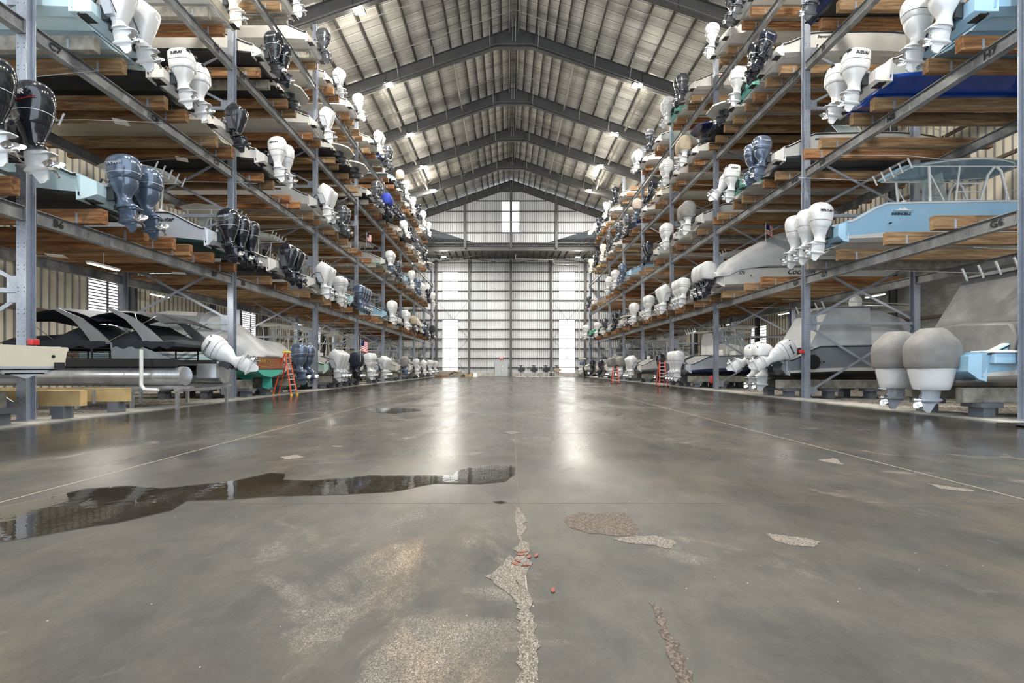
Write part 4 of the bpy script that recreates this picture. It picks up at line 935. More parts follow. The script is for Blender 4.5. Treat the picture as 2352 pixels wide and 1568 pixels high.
def hardtop(parent, L, B, H, canvas=None, roofc=None):
    x0, x1 = L*.18, L*.60; hw = B*.40; zt = H+1.75
    c = MB(); rings = []
    for x, z0, h in ((L*.30, H, 1.7), (L*.42, H, 1.7), (L*.52, H, 1.3), (L*.62, H, .55), (L*.78, H+.1, .25), (L*.88, H+.14, .06)):
        w_ = hw*(1 if x < L*.5 else 1-.6*((x-L*.5)/(L*.38))**1.3)
        rings.append([(x, -w_, z0-.1), (x, -w_*.96, z0+h*.5), (x, -w_*.8, z0+h*.94), (x, -w_*.5, z0+h), (x, w_*.5, z0+h), (x, w_*.8, z0+h*.94), (x, w_*.96, z0+h*.5), (x, w_, z0-.1)])
    c.loft(rings, 0, True, True, True, lambda a, k: 1 if k in (1, 5) and a < 3 else 0); obj('cabin', c, [WHITEPL, GLASS if canvas is None else PAL[canvas]], parent, smooth=30)
    r = MB(); rr = []
    for k in range(8):
        t = k/7; x = x0+(x1-x0)*t; w_ = hw*(1.06-.25*abs(2*t-1)**3)
        rr.append([(x, w_*math.cos(2*PI*j/14), zt+.05*math.sin(2*PI*j/14)+.05*math.sin(t*PI)) for j in range(14)])
    r.loft(rr, 0, True, True); obj('hardtop', r, roofc or WHITEPL, parent, smooth=50)
    if canvas:
        q = MB(); A = [(x0+.1, -hw*.95, zt-.03), (x0+.1, hw*.95, zt-.03)]; Bq = [(x0-1.0, -hw*1.02, H-.05), (x0-1.0, hw*1.02, H-.05)]
        q.loft([[(x0+.1, -hw*.95, zt-.03), (x0+.1, hw*.95, zt-.03), (L*.36, hw*.97, zt-.03), (L*.36, -hw*.97, zt-.03)], [(x0-.9, -hw*1.05, H-.05), (x0-.9, hw*1.05, H-.05), (L*.36, hw*1.05, H-.05), (L*.36, -hw*1.05, H-.05)]], 0, True, True); obj('canvas_enclosure', q, PAL[canvas], parent, smooth=0)
    rod_holders(parent, [(x0+.02, -hw*.8+k*hw*.4, zt-.10) for k in range(5)])
    for sy in (-1, 1):
        p = MB(); p.tube([(x1-.4, sy*hw, zt+.1), (x0-2.2, sy*hw*1.15, zt+.32)], .018, 0, 6, True, .008); obj('outrigger_pole', p, CHROME, parent, smooth=50)
def sterndrive(parent, B, H, col='w', dark=True):
    p = MB(); rings = []
    for k in range(7):
        t = k/6; x = -.05-.95*t; w_ = B*.47*(1-.55*t**2.2); z = H*.56-.04
        rings.append([(x, -w_, z-.05), (x, w_, z-.05), (x, w_, z+.03), (x, -w_, z+.03)])
    p.loft(rings, 0, True, True)
    obj('swim_platform', p, HC[col], parent, smooth=40)
    d = MB(); P = -.05
    d.box(-.30, 0.02, -.18, .18, .12, .55, 0); d.loft([[(-.28+dx, y, z) for dx, y, z in ((-.16, -.06, zz), (.14, -.05, zz), (.14, .05, zz), (-.16, .06, zz))] for zz in (.55, .3, .05, -.15)], 0, True, True)
    d.box(-.62, -.12, -.11, .11, .06, .085); rows = [(.0, .02), (-.06, .07), (-.2, .085), (-.4, .08), (-.52, .05)]
    d.loft([[(x-.1, r*math.cos(2*PI*k/10), -.14+r*math.sin(2*PI*k/10)) for k in range(10)] for x, r in rows], 0, True, True)
    d.prism([(-.2, -.18), (-.5, -.18), (-.52, -.40), (-.40, -.42)], 'y', -.015, .015)
    o = obj('stern_drive', d, PAL['G'] if dark else PAL['l'], parent, (0, 0, H*.10), smooth=40)
    E = engine_meshes('Y'); pr = link('propeller', E['prop'], o, (-PIVX-.36, 0, -.14-.30+PIVZ))
def bow_rail(parent, L, B, H):
    S = hull_sections(L, B, H, .62); xs = [s[0] for s in S]
    f = MB(); up = []
    for sy in (-1, 1):
        pts = []
        for t in (.55, .65, .75, .85, .93):
            x = L*t; bb = np.interp(x, xs, [s[4] for s in S])-.08; zs = np.interp(x, xs, [s[5] for s in S]); pts.append((x, sy*bb, zs+.38)); f.tube([(x, sy*bb, zs), (x, sy*bb, zs+.38)], .01, 0, 5)
        f.tube(pts, .014, 0, 6)
    obj('bow_rail', f, CHROME, parent, smooth=50)
ORD = ['first', 'second', 'third', 'fourth', 'fifth', 'sixth', 'seventh', 'eighth', 'last']
SHELF = ['lowest shelf', 'second shelf', 'third shelf', 'top shelf']
def where(s, lvl, Y):
    ps = POST_Y[1:] if s < 0 else POST_Y[2:]
    rk = 'left' if s < 0 else 'right'
    sh = ('%s rack %s' % (rk, SHELF[lvl])) if lvl >= 0 else ('%s rack ground row' % rk)
    if Y < ps[0]: return sh+', before first post'
    for i in range(len(ps)-1):
        if ps[i] <= Y < ps[i+1]:
            f = (Y-ps[i])/(ps[i+1]-ps[i])
            return sh+(', just past %s post' % ORD[i] if f < .36 else ', midway past %s post' % ORD[i] if f < .68 else ', just before %s post' % ORD[i+1])
    return sh+', beyond last post'
NUM = {1: 'one', 2: 'twin', 3: 'triple', 4: 'four'}
BOATS = []
def lab_t(j, sd, wd):
    a = 'nearer' if j == 0 else 'farther'
    l = '%s timber under %s, %s' % (a, sd, wd)
    if len(l.split()) > 16: l = '%s timber under %s, %s' % (a, sd.replace(' with', ''), wd)
    if len(l.split()) > 16: l = '%s timber, %s, %s' % (a, ' '.join(sd.split()[:3]), wd)
    return l
QUEUE = []
def boat(s, lvl, px, n, ty, col, side, bottom, top='', desc='', **k):
    W = WL if s < 0 else WR
    Y = -px if px < 0 else s*(W-k.get('ox', 1.3))*F/(px-CX)
    QUEUE.append(dict(a=(s, lvl, px, n, ty, col, side, bottom, top, desc), k=k, Y=Y, B=k.get('B', 2.6 if lvl < 2 else 2.35)))
def settle():
    """fit the berths of every shelf between the rack posts, then build the boats"""
    for s in (-1, 1):
        for lvl in (-1, 0, 1, 2, 3):
            for i in range(9):
                q = sorted([d for d in QUEUE if d['a'][0] == s and d['a'][1] == lvl and POST_Y[i] <= d['Y'] < POST_Y[i+1]], key=lambda d: d['Y'])
                if not q: continue
                lo, hi = POST_Y[i]+.2, POST_Y[i+1]-.2
                tot = sum(d['B'] for d in q)+.08*(len(q)-1)
                if tot > hi-lo:
                    f = (hi-lo-.08*(len(q)-1))/(tot-.08*(len(q)-1))
                    for d in q: d['B'] *= f
                for _ in range(60):
                    for d in q: d['Y'] = min(max(d['Y'], lo+d['B']/2), hi-d['B']/2)
                    for a, b_ in zip(q[:-1], q[1:]):
                        need = (a['B']+b_['B'])/2+.08-(b_['Y']-a['Y'])
                        if need > 0: a['Y'] -= need/2; b_['Y'] += need/2
                for d in q: d['Y'] = min(max(d['Y'], lo+d['B']/2), hi-d['B']/2)
                d0 = lo
    for d in QUEUE:
        k = dict(d['k']); k['B'] = round(d['B'], 2); s, lvl, px = d['a'][:3]; W = WL if s < 0 else WR
        if px > 0: k['ox'] = min(2.1, max(.8, W-abs(px-CX)*d['Y']/F))
        _boat(*d['a'], Y=d['Y'], **k)
    # empty bunks where a berth stands free
    for s in (-1, 1):
        for lvl in (0, 1, 2, 3):
            ys = sorted([d['Y'] for d in QUEUE if d['a'][0] == s and d['a'][1] == lvl])
            for i in range(8):
                a, c = POST_Y[i]+.4, POST_Y[i+1]-.4
                if POST_Y[i+1] < (12, 12, 19, 25)[lvl]: continue
                occ = [y for y in ys if a-.4 <= y <= c+.4]
                edges = [a-.2]+sum([[y-1.3, y+1.3] for y in occ], [])+[c+.2]
                for u, v in zip(edges[0::2], edges[1::2]):
                    if v-u > 1.6:
                        m = (u+v)/2; g = .45 if v-u < 3 else .8
                        for dy, wd_ in ((-g, 'nearer'), (g, 'farther')):
                            timber(s, lvl, m+dy, '%s timber of an empty berth, %s' % (wd_, where(s, lvl, m)))
def _boat(s, lvl, px, n, ty, col, side, bottom, top='', desc='', Y=0, **k):
    """px: picture column of the middle of its motors (sets the berth); negative px means a depth in metres"""
    W = WL if s < 0 else WR
    ox = k.get('ox', 1.3); Xe = s*(W-ox)
    L = k.get('L', 8.6 if lvl < 2 else 8.0); B = k.get('B', 2.6 if lvl < 2 else 2.35); H = k.get('H', 1.35 if lvl < 2 else 1.15)
    kz = k.get('kz', BEAM_B[lvl]+BEAM_H+.4 if lvl >= 0 else .84)
    es = k.get('es', 1.0)
    xs = s*(W-ox+.62*es)                        # transom
    wd = where(s, lvl, Y)
    t = empty('motorboat', (xs, Y, kz), 0 if s > 0 else PI)
    tag(t, '%s, %s' % (desc, wd), 'boat', 'boats stored on the %s rack' % ('left' if s < 0 else 'right'))
    sw = k.get('swoop', .60); key = (L, B, H, sw)
    if key not in HM: HM[key] = fixn(hull_mesh(*key[:3], key[3]).mesh('hull', [WHITEPL]*5, 32))
    h = link('hull', HM[key], t)
    for i, m in enumerate((HC[side], HC[bottom], HC[k.get('rail', 'k')] if k.get('rail') else DARKMETAL, HC['w'], HC[k.get('band', bottom)])): setm(h, i, m)
    sp = min(k.get('sp', .74*es), (B-.3)/max(1, n-.3)); low = sw*H if sw else H
    # motors
    tl = k.get('tilt', 6); ez_ = k.get('ez', -.45)
    for i in range(n):
        y = (i-(n-1)/2)*sp
        # i counts away from the camera side; on the left rack local +y faces the camera
        yy = -y if s < 0 else y
        tilt = tl[i] if isinstance(tl, (list, tuple)) else tl
        m, c = engine(t, ty if ty != 'X' else 'Y', col, -.20*es+.0, yy, ez_+PIVZ*es, tilt, es, k.get('leg'), k.get('lowc'))
        if k.get('logo') and (i == 0 or k.get('logoall')):
            lt = k['logo']; ysd = -1 if s > 0 else 1
            lc = k.get('logoc', PAL['l'] if col in ('g', 'k', 'G') else STENCIL)
            hw = {'B': .3, 'Y': .300, 'V': .292, 'S': .294, 'M': .25, 'C': .3}[ty]; zz = {'Y': 1.70, 'V': 1.66, 'S': 1.73, 'M': 1.70}.get(ty, 1.7)
            xx = PIVX-.02
            M = face_matrix((xx, ysd*hw, zz-PIVZ), (1 if ysd < 0 else -1, 0, 0), (0, 0, 1))
            text(lt, k.get('logos', .105), M, lc, c, 'logo', shear=.2, ext=.008, bold=.002)
            if k.get('stripe'):
                q = MB(); q.tube([(PIVX+.3, ysd*(hw-.02), zz-.12-PIVZ), (PIVX, ysd*(hw+.004), zz-.15-PIVZ), (PIVX-.36, ysd*(hw-.04), zz-.08-PIVZ)], .009, 0, 5); obj('stripe', q, PAL[k['stripe']] if k['stripe'] in PAL else RED, c)
    # engine bracket / platform on the stern
    if n:
        wdh = min(max(.45, (n*sp+.1)/2), B*.42); p = MB()
        p.loft([[(x, -w_, z0), (x, w_, z0), (x, w_*1.02, z1), (x, -w_*1.02, z1)] for x, w_, z0, z1 in ((.08, B*.45, .16, low-.05), (-.04, B*.42, .22, low-.06), (-.20*es, wdh, .42, low-.10))], 0, True, True); obj('motor_bracket', p, HC[side], t, smooth=20)
    else:
        if ty == 'D': sterndrive(t, B, H, k.get('plat', 'w'), col in 'kG')
    # trim tabs
    for sy in (-1, 1):
        q = MB(); q.box(-.26, .0, sy*B*.33-.17, sy*B*.33+.17, .20, .215); q.box(-.06, .0, sy*B*.36-.1, sy*B*.36+.1, .215, .36); obj('trim_tab', q, DARKMETAL, t)
        if Y < 40:
            q = MB(); q.tube([(-.02, sy*B*.3, low-.22), (.02, sy*B*.3, low-.22)], .035, 0, 8); q.tube([(1.5, sy*(B*.475), low-.12), (1.5, sy*(B*.50), low-.12)], .03, 0, 8); obj('through_hull', q, BLACK, t)
    if top == 'tt': ttop(t, L, B, H, k.get('topc') and HC[k['topc']], k.get('bigtop', False))
    if top == 'cv': tent(t, L, B, H, k.get('cvc', 'Cw'), k.get('cvh', 1.1), over=k.get('over', 0))
    if top == 'ws': windshield(t, L, B, H)
    if top == 'ht': hardtop(t, L, B, H, k.get('canvas'), k.get('roofc'))
    if top in ('ws', 'ht', 'tt') and Y < 45: bow_rail(t, L, B, H)
    for nk in ('name', 'name2'):
        if not k.get(nk): continue
        nm, x, z, size = k[nk][:4]; sh = k[nk][4] if len(k[nk]) > 4 else 0
        ysd = -1 if s > 0 else 1
        S = hull_sections(L, B, H, sw); bb = np.interp(x, [q[0] for q in S], [q[4] for q in S]); cc = np.interp(x, [q[0] for q in S], [q[2] for q in S]); zc = np.interp(x, [q[0] for q in S], [q[3] for q in S]); zs = np.interp(x, [q[0] for q in S], [q[5] for q in S])
        ff = (z-zc)/(zs-zc); yh = cc+(bb-cc)*min(1, .35+ff*.68)
        M = face_matrix((x, ysd*(yh+.012), z), (1 if ysd < 0 else -1, 0, 0), (0, (bb-cc)*.3*ysd, 1))
        text(nm, size, M, STENCIL, t, 'lettering', shear=sh, ext=.006, bold=.003)
    st = k.get('hstripe')
    if st:
        for sy in (-1, 1):
            S = hull_sections(L, B, H, sw); q = MB(); pts = []
            for s_ in S[5:13]:
                x, kz_, cc, zc, bb, zs = s_; pts.append((x, sy*(cc+(bb-cc)*.86+.012), zc+(zs-zc)*.74))
            q.tube(pts, .028, 0, 6); obj('side_stripe', q, RED if st == 'r' else HC[st], t)
    # bunks under it
    pr = k.get('pair', .8 if lvl <= 0 else .45)
    if k.get('bunks', True):
        sd = desc
        for j, dy in enumerate((-pr, pr)):
            timber(s, lvl, Y+dy, lab_t(j, sd, wd), ht=.4)
    BOATS.append((s, lvl, Y, t))
    return t
Lf, Rt = -1, 1
# ---- left rack, top shelf
boat(Lf, 3, 683, 1, 'M', 'w', 'w', 'w', '', 'white boat with one angular white outboard')
boat(Lf, 3, 747, 1, 'Y', 'G', 'w', 'w', '', 'white boat with one dark grey outboard')
boat(Lf, 3, 782, 1, 'M', 'w', 'w', 'w', '', 'white notched boat with angular white outboard')
boat(Lf, 3, 828, 1, 'Y', 'w', 'w', 'w', '', 'white boat with rounded white outboard', band='ib', tilt=14)
boat(Lf, 3, 874, 2, 'M', 'w', 'w', 'w', '', 'white boat with twin angular white outboards', sp=.6)
boat(Lf, 3, 893, 2, 'Y', 'G', 'nb', 'w', '', 'navy boat with dark chrome outboards', sp=.6)
boat(Lf, 3, 921, 1, 'C', 'Ct', 'ib', 'k', '', 'pale boat with tan covered dark outboard', leg='G')
boat(Lf, 3, 935, 1, 'Y', 'w', 'w', 'w', '', 'white boat with single white outboard')
boat(Lf, 3, 950, 1, 'Y', 'w', 'w', 'w', '', 'white boat with white outboard and antenna')
boat(Lf, 3, 962, 1, 'Y', 'k', 'w', 'k', '', 'white boat with black outboard')
boat(Lf, 3, 974, 1, 'S', 'w', 'w', 'w', '', 'white boat with boxy white outboard')
boat(Lf, 3, 986, 1, 'Y', 'w', 'w', 'w', '', 'white boat with rounded white motor')
# ---- left rack, third shelf
boat(Lf, 2, 541, 1, 'Y', 'c', 'c', 'w', '', 'cream boat with one cream outboard', H=1.25)
boat(Lf, 2, 643, 2, 'V', 'k', 'w', 'k', '', 'white black-bottomed boat with twin black outboards', es=1.05, logo='MERCURY', logos=.085)
boat(Lf, 2, 684, 0, 'D', 'G', 'w', 'k', '', 'white boat with curved platform and stern drive', plat='w', ox=1.5, hstripe='r')
boat(Lf, 2, 755, 1, 'M', 'w', 'w', 'w', '', 'white boat with single angular white outboard', es=1.1)
boat(Lf, 2, 795, 0, 'D', 'k', 'w', 'k', '', 'black and red striped boat with stern drive', plat='w', hstripe='r', ox=1.1)
boat(Lf, 2, 830, 0, 'D', 'k', 'w', 'k', '', 'white boat with flat platform and black drive', plat='w', ox=1.6)
boat(Lf, 2, 869, 2, 'Y', 'G', 'w', 'k', '', 'white boat with twin dark grey outboards', sp=.6)
boat(Lf, 2, 892, 2, 'C', 'Cb', 'w', 'w', '', 'white boat with blue covered outboards', leg='k', sp=.5)
boat(Lf, 2, 911, 1, 'V', 'k', 'k', 'k', '', 'black boat with tilted black outboard', tilt=45)
boat(Lf, 2, 933, 1, 'S', 'w', 'w', 'w', '', 'white boat with tilted white outboard', tilt=20)
boat(Lf, 2, 946, 1, 'V', 'k', 'k', 'k', '', 'black and red boat with black outboard', tilt=30, hstripe='r')
boat(Lf, 2, 962, 1, 'Y', 'G', 'w', 'w', '', 'white boat with tilted grey outboard', tilt=45)
boat(Lf, 2, 976, 2, 'Y', 'k', 'w', 'w', '', 'white boat with twin black outboards', sp=.6)
boat(Lf, 2, 989, 0, 'D', 'k', 'w', 'w', '', 'white boat with curved white stern', plat='w')
# ---- left rack, second shelf
boat(Lf, 1, 308, 2, 'M', 'w', 'ib', 'ib', '', 'ice blue boat with twin angular white outboards', H=1.35, es=1.06, pair=.45, L=9)
boat(Lf, 1, 444, 2, 'S', 'w', 'w', 'k', '', 'white black-bottomed boat, twin white outboards', logo='SUZUKI', logos=.11, band='k', hstripe=None, pair=.40)
boat(Lf, 1, 548, 1, 'M', 'k', 'w', 'c', '', 'cream boat with one angular black outboard', H=1.2)
boat(Lf, 1, 651, 2, 'V', 'w', 'w', 'k', '', 'white grey-bottomed boat with twin white outboards', es=1.05, logo='MERCURY', logos=.08)
boat(Lf, 1, 756, 2, 'M', 'w', 'w', 'w', '', 'white striped boat with twin angular white outboards', es=1.1, hstripe='k', sp=.62, L=10)
boat(Lf, 1, 792, 2, 'Y', 'G', 'ib', 'w', '', 'pale blue boat with twin dark grey outboards', sp=.6)
boat(Lf, 1, -35.0, 0, '', 'w', 'w', 'w', 'tt', 'white boat with T-top and outriggers', ox=-.3)
boat(Lf, 1, 899, 2, 'Y', 'w', 'w', 'pg', '', 'white green-bottomed boat with twin white outboards', sp=.62, lowc='g', L=9.5, H=1.3)
boat(Lf, 1, 916, 2, 'Y', 'G', 'w', 'w', 'tt', 'white boat with twin slate outboards', sp=.6)
boat(Lf, 1, 947, 1, 'V', 'w', 'lb', 'w', '', 'light blue boat with one white outboard')
boat(Lf, 1, 961, 2, 'Y', 'g', 'w', 'w', '', 'white boat with twin blue grey outboards', sp=.55)
boat(Lf, 1, 971, 2, 'M', 'w', 'w', 'w', '', 'white boat with twin angular white motors', sp=.55)
boat(Lf, 1, 985, 1, 'V', 'k', 'w', 'w', '', 'white boat with single black outboard')
boat(Lf, 1, 995, 1, 'Y', 'w', 'w', 'w', '', 'white boat with single white outboard')
# ---- left rack, lowest shelf
boat(Lf, 0, 38, 2, 'V', 'k', 'w', 'k', '', 'boat with twin large black outboards, red badges', ox=1.45, es=1.12, lowc='w', logo='400R', logos=.14, logoc=PAL['w'], logoall=True, stripe='r', ez=-.55, kz=5.95)
boat(Lf, 0, -13.5, 2, 'Y', 'g', 'ib', 'k', 'tt', 'ice blue boat with twin slate outboards', es=1.1, ox=1.0, H=1.45, logo='YAMAHA', logos=.1, logoall=True, name=('GRADY-WHITE', 1.08, 1.05, .17, .25), L=9.2, ez=-.55)
boat(Lf, 0, 555, 3, 'V', 'k', 'lv', 'dt', 'tt', 'white teal-bottomed boat with triple black outboards', es=1.05, logo='MERCURY', logos=.09, logoall=True, name=('Hunter', 1.5, 1.12, .24, .35), H=1.4, sp=.70, stripe='l')
boat(Lf, 0, 675, 2, 'M', 'k', 'w', 'k', 'tt', 'white black-bottomed boat, twin angular black outboards', es=1.08, H=1.4)
boat(Lf, 0, 752, 2, 'M', 'w', 'w', 'w', 'tt', 'white boat with twin angular white outboards', es=1.1, sp=.66)
boat(Lf, 0, 785, 2, 'Y', 'w', 'ib', 'w', '', 'pale boat with twin rounded white outboards', sp=.62)
boat(Lf, 0, 836, 4, 'Y', 'g', 'ib', 'k', 'tt', 'pale boat with four slate outboards', sp=.56)
boat(Lf, 0, 903, 2, 'V', 'w', 'lb', 'w', 'tt', 'light blue boat with twin white outboards', sp=.6, L=10, es=1.1)
boat(Lf, 0, 935, 2, 'S', 'w', 'w', 'k', 'tt', 'white boat with boxy white outboards', sp=.55, es=1.05)
boat(Lf, 0, 951, 1, 'C', 'Ct', 'w', 'k', '', 'white boat with tan covered outboard', leg='G')
boat(Lf, 0, 966, 1, 'Y', 'c', 'w', 'w', '', 'white boat with tilted cream outboard', tilt=50, lowc='g')
boat(Lf, 0, 981, 2, 'Y', 'G', 'w', 'k', '', 'white boat with two grey outboards', sp=.55)
boat(Lf, 0, 994, 2, 'C', 'Ck', 'w', 'k', '', 'white boat with charcoal covered outboards', leg='G', sp=.55)
# ---- left rack, ground row
A = -1
boat(Lf, A, 701, 2, 'Y', 'g', 'w', 'w', 'cv', 'covered boat with twin large slate outboards', es=1.08, ox=1.15, ez=-.42, cvh=1.0, sp=.95)
boat(Lf, A, 783, 3, 'M', 'w', 'pg', 'w', 'tt', 'pale green boat with triple angular white outboards', es=1.08, sp=.6, ox=1.2)
boat(Lf, A, 822, 2, 'C', 'Cn', 'w', 'w', 'tt', 'white boat with navy covered outboards', leg='k', sp=.6)
boat(Lf, A, 853, 2, 'Y', 'w', 'w', 'w', 'tt', 'white boat with twin rounded white outboards', sp=.62, es=1.03)
boat(Lf, A, 886, 3, 'M', 'w', 'lg', 'w', 'tt', 'silver boat with triple angular white outboards', sp=.5)
boat(Lf, A, 931, 1, 'C', 'Cg', 'w', 'w', 'ws', 'white boat with grey covered slate outboard', leg='g', es=1.05)
boat(Lf, A, 943, 0, '', 'w', 'rb', 'w', '', 'small royal blue boat', ox=.3, H=1.0, B=2.0)
boat(Lf, A, 957, 1, 'Y', 'w', 'w', 'w', 'tt', 'white boat with one rounded white outboard')
boat(Lf, A, 975, 1, 'M', 'w', 'w', 'w', 'tt', 'white boat with one angular white outboard')
boat(Lf, A, 989, 2, 'Y', 'w', 'w', 'w', 'tt', 'white boat with two white outboards', sp=.9)
boat(Lf, A, 1000, 2, 'Y', 'w', 'w', 'w', '', 'white boat with paired white outboards', sp=.9)
# ---- right rack, top shelf
boat(Rt, 3, 1686, 2, 'Y', 'G', 'w', 'w', '', 'white boat with twin dark grey outboards', sp=.6)
boat(Rt, 3, 1632, 1, 'Y', 'w', 'w', 'w', '', 'white boat with one rounded white outboard')
boat(Rt, 3, 1561, 2, 'Y', 'G', 'w', 'w', '', 'white red-striped boat with twin dark outboards', hstripe='r', rail='k', sp=.55)
boat(Rt, 3, 1530, 2, 'Y', 'w', 'aq', 'w', '', 'aqua boat with twin white outboards', sp=.6)
boat(Rt, 3, 1491, 1, 'Y', 'G', 'w', 'w', '', 'white boat with one dark grey outboard')
boat(Rt, 3, 1461, 2, 'M', 'w', 'w', 'w', '', 'white boat with twin angular white outboards', sp=.6)
boat(Rt, 3, 1412, 1, 'V', 'k', 'w', 'w', '', 'white boat with slim black outboard')
boat(Rt, 3, 1391, 1, 'Y', 'w', 'w', 'w', '', 'white boat with rounded white motor')
boat(Rt, 3, 1374, 1, 'V', 'k', 'w', 'w', '', 'white boat with black outboard')
boat(Rt, 3, 1362, 1, 'Y', 'c', 'w', 'w', '', 'white boat with cream outboard', tilt=40)
# ---- right rack, third shelf
boat(Rt, 2, 1862, 1, 'Y', 'G', 'nb', 'k', '', 'navy black-bottomed boat with one chrome grey outboard', lowc='G')
boat(Rt, 2, 1740, 2, 'V', 'k', 'w', 'w', '', 'white boat with twin tilted black outboards', tilt=[22, 10], logo='MERCURY', logos=.08, stripe='Cb', name=('Seaward', 1.75, .95, .15, .3))
boat(Rt, 2, 1690, 1, 'S', 'w', 'aq', 'w', '', 'aqua boat with one boxy white outboard')
boat(Rt, 2, 1645, 0, 'D', 'G', 'w', 'w', '', 'white boat with curved platform and stern drive', plat='w', hstripe='r', ox=1.6)
boat(Rt, 2, 1606, 0, 'D', 'k', 'nb', 'k', '', 'navy boat with dark stern drive', plat='nb')
boat(Rt, 2, 1566, 2, 'C', 'Ct', 'w', 'w', '', 'white boat with tan covered white outboards', sp=.6)
boat(Rt, 2, 1527, 2, 'Y', 'w', 'w', 'w', '', 'white boat with twin rounded white outboards', sp=.6)
boat(Rt, 2, 1492, 1, 'V', 'k', 'c', 'w', '', 'cream boat with tilted black outboard', tilt=25)
boat(Rt, 2, 1461, 1, 'C', 'Cp', 'w', 'w', '', 'white boat with faded pink outboard cover', leg='g')
boat(Rt, 2, 1441, 1, 'Y', 'G', 'nb', 'w', '', 'navy boat with one dark outboard')
boat(Rt, 2, 1419, 2, 'Y', 'G', 'w', 'k', '', 'white boat with twin dark grey outboards', sp=.55)
boat(Rt, 2, 1398, 1, 'Y', 'G', 'w', 'w', '', 'white boat with one dark grey outboard')
boat(Rt, 2, 1383, 1, 'S', 'c', 'w', 'w', '', 'white boat with cream outboard')
boat(Rt, 2, 1368, 2, 'V', 'k', 'w', 'w', '', 'white boat with black outboards', sp=.55)
boat(Rt, 2, 1357, 1, 'Y', 'c', 'yl', 'w', '', 'small yellow boat')
# ---- right rack, second shelf
boat(Rt, 1, 2130, 2, 'Y', 'w', 'lb', 'lb', '', 'light blue boat with twin white outboards', es=1.1, H=1.5, L=10, sp=.8, logo='F300', logos=.08)
boat(Rt, 1, 1937, 2, 'S', 'w', 'w', 'rb', '', 'white boat with royal blue bottom, white outboards', band='rb', logo='SUZUKI', logos=.12, H=1.45, L=9.5, es=1.05)
boat(Rt, 1, 1735, 2, 'Y', 'g', 'w', 'dg', 'ws', 'white grey-bottomed boat with twin slate outboards', logo='YAMAHA', logos=.09, hstripe='k', es=1.03)
boat(Rt, 1, 1666, 2, 'S', 'w', 'aq', 'w', '', 'aqua boat, one upright, one tilted white outboard', tilt=[5, 38], logo='SUZUKI', logos=.1, sp=1.0)
boat(Rt, 1, 1573, 2, 'C', 'Cg', 'w', 'w', 'tt', 'white boat with grey covered white outboards', es=1.1, sp=.7)
boat(Rt, 1, 1527, 2, 'Y', 'w', 'w', 'w', '', 'white boat with twin rounded white outboards', sp=.6)
boat(Rt, 1, 1485, 2, 'M', 'k', 'w', 'w', '', 'white boat with angular black outboards', sp=.45)
boat(Rt, 1, 1428, 1, 'Y', 'g', 'lb', 'w', '', 'light blue boat with one slate outboard', L=9)
boat(Rt, 1, 1411, 2, 'Y', 'w', 'rb', 'w', '', 'royal blue boat with white outboards', sp=.55)
boat(Rt, 1, 1396, 1, 'S', 'w', 'w', 'w', '', 'white boat with boxy white outboard')
boat(Rt, 1, 1351, 1, 'Y', 'G', 'w', 'w', '', 'white boat with one dark grey outboard')
# ---- right rack, lowest shelf
boat(Rt, 0, 1850, 3, 'V', 'w', 'lb', 'w', 'tt', 'light blue boat, T-top and triple white outboards', es=1.08, H=1.55, L=10.5, B=2.8, logo='MERCURY', logos=.1, name=('INVINCIBLE', 1.9, 1.14, .135, .1), sp=.72, topc='lb', bigtop=True, band='w', rail='w')
boat(Rt, 0, 1612, 3, 'C', 'Cw', 'w', 'w', 'cv', 'white boat under pale canvas, triple black outboards', leg='k', es=1.05, H=1.5, L=11, B=2.9, sp=.62, cvh=1.9, hstripe='k', name=('Cocktails', 4.3, .98, .42, .45), name2=('370', 1.0, .92, .22, .2), over=.45)
boat(Rt, 0, 1560, 3, 'Y', 'w', 'w', 'w', 'tt', 'white boat with triple rounded white outboards', sp=.6)
boat(Rt, 0, 1520, 2, 'M', 'w', 'w', 'w', '', 'white boat with twin angular white outboards', es=1.15, sp=.6)
boat(Rt, 0, 1487, 2, 'Y', 'w', 'w', 'w', 'ws', 'white boat with twin rounded white outboards', sp=.6)
boat(Rt, 0, 1454, 2, 'V', 'w', 'w', 'w', 'tt', 'white boat with twin white outboards', sp=.6)
boat(Rt, 0, 1436, 0, 'D', 'G', 'w', 'w', '', 'white boat with platform and grey stern drive', plat='w', ox=1.5)
boat(Rt, 0, 1410, 2, 'V', 'k', 'w', 'w', '', 'white boat with twin black outboards', sp=.5)
boat(Rt, 0, 1387, 1, 'Y', 'G', 'w', 'w', '', 'white boat with one slate outboard', lowc='w')
boat(Rt, 0, 1370, 1, 'Y', 'w', 'w', 'w', '', 'white boat with single white outboard')
boat(Rt, 0, 1343, 3, 'Y', 'w', 'gn', 'k', '', 'green boat with triple white outboards', sp=.7, ox=1.9)
# ---- right rack, ground row
boat(Rt, A, 2090, 2, 'B', 'Cg', 'lb', 'w', 'ht', 'light blue boat with two grey covered outboards', es=1.16, H=1.55, L=10.5, B=3.0, sp=1.12, ox=2.0, ez=-.72, canvas='Cg', roofc=HC['w'], lowc='l', band='w', tilt=0)
boat(Rt, A, 1738, 4, 'Y', 'w', 'gr', 'k', 'ht', 'grey boat with cabin and four white outboards', es=1.12, H=1.5, L=10.5, B=2.9, sp=.78, tilt=[62, 2, 2, 58], ox=1.35, ez=-.6, logo='YAMAHA', logos=.1, canvas='Cw', band='w')
boat(Rt, A, 1549, 3, 'V', 'w', 'lg', 'nb', 'tt', 'silver blue-bottomed boat, triple white outboards', es=1.05, sp=.55, L=9.5)
boat(Rt, A, 1515, 1, 'V', 'k', 'gr', 'dg', 'ht', 'grey cabin boat with black outboard', H=1.45, L=10, B=2.8)
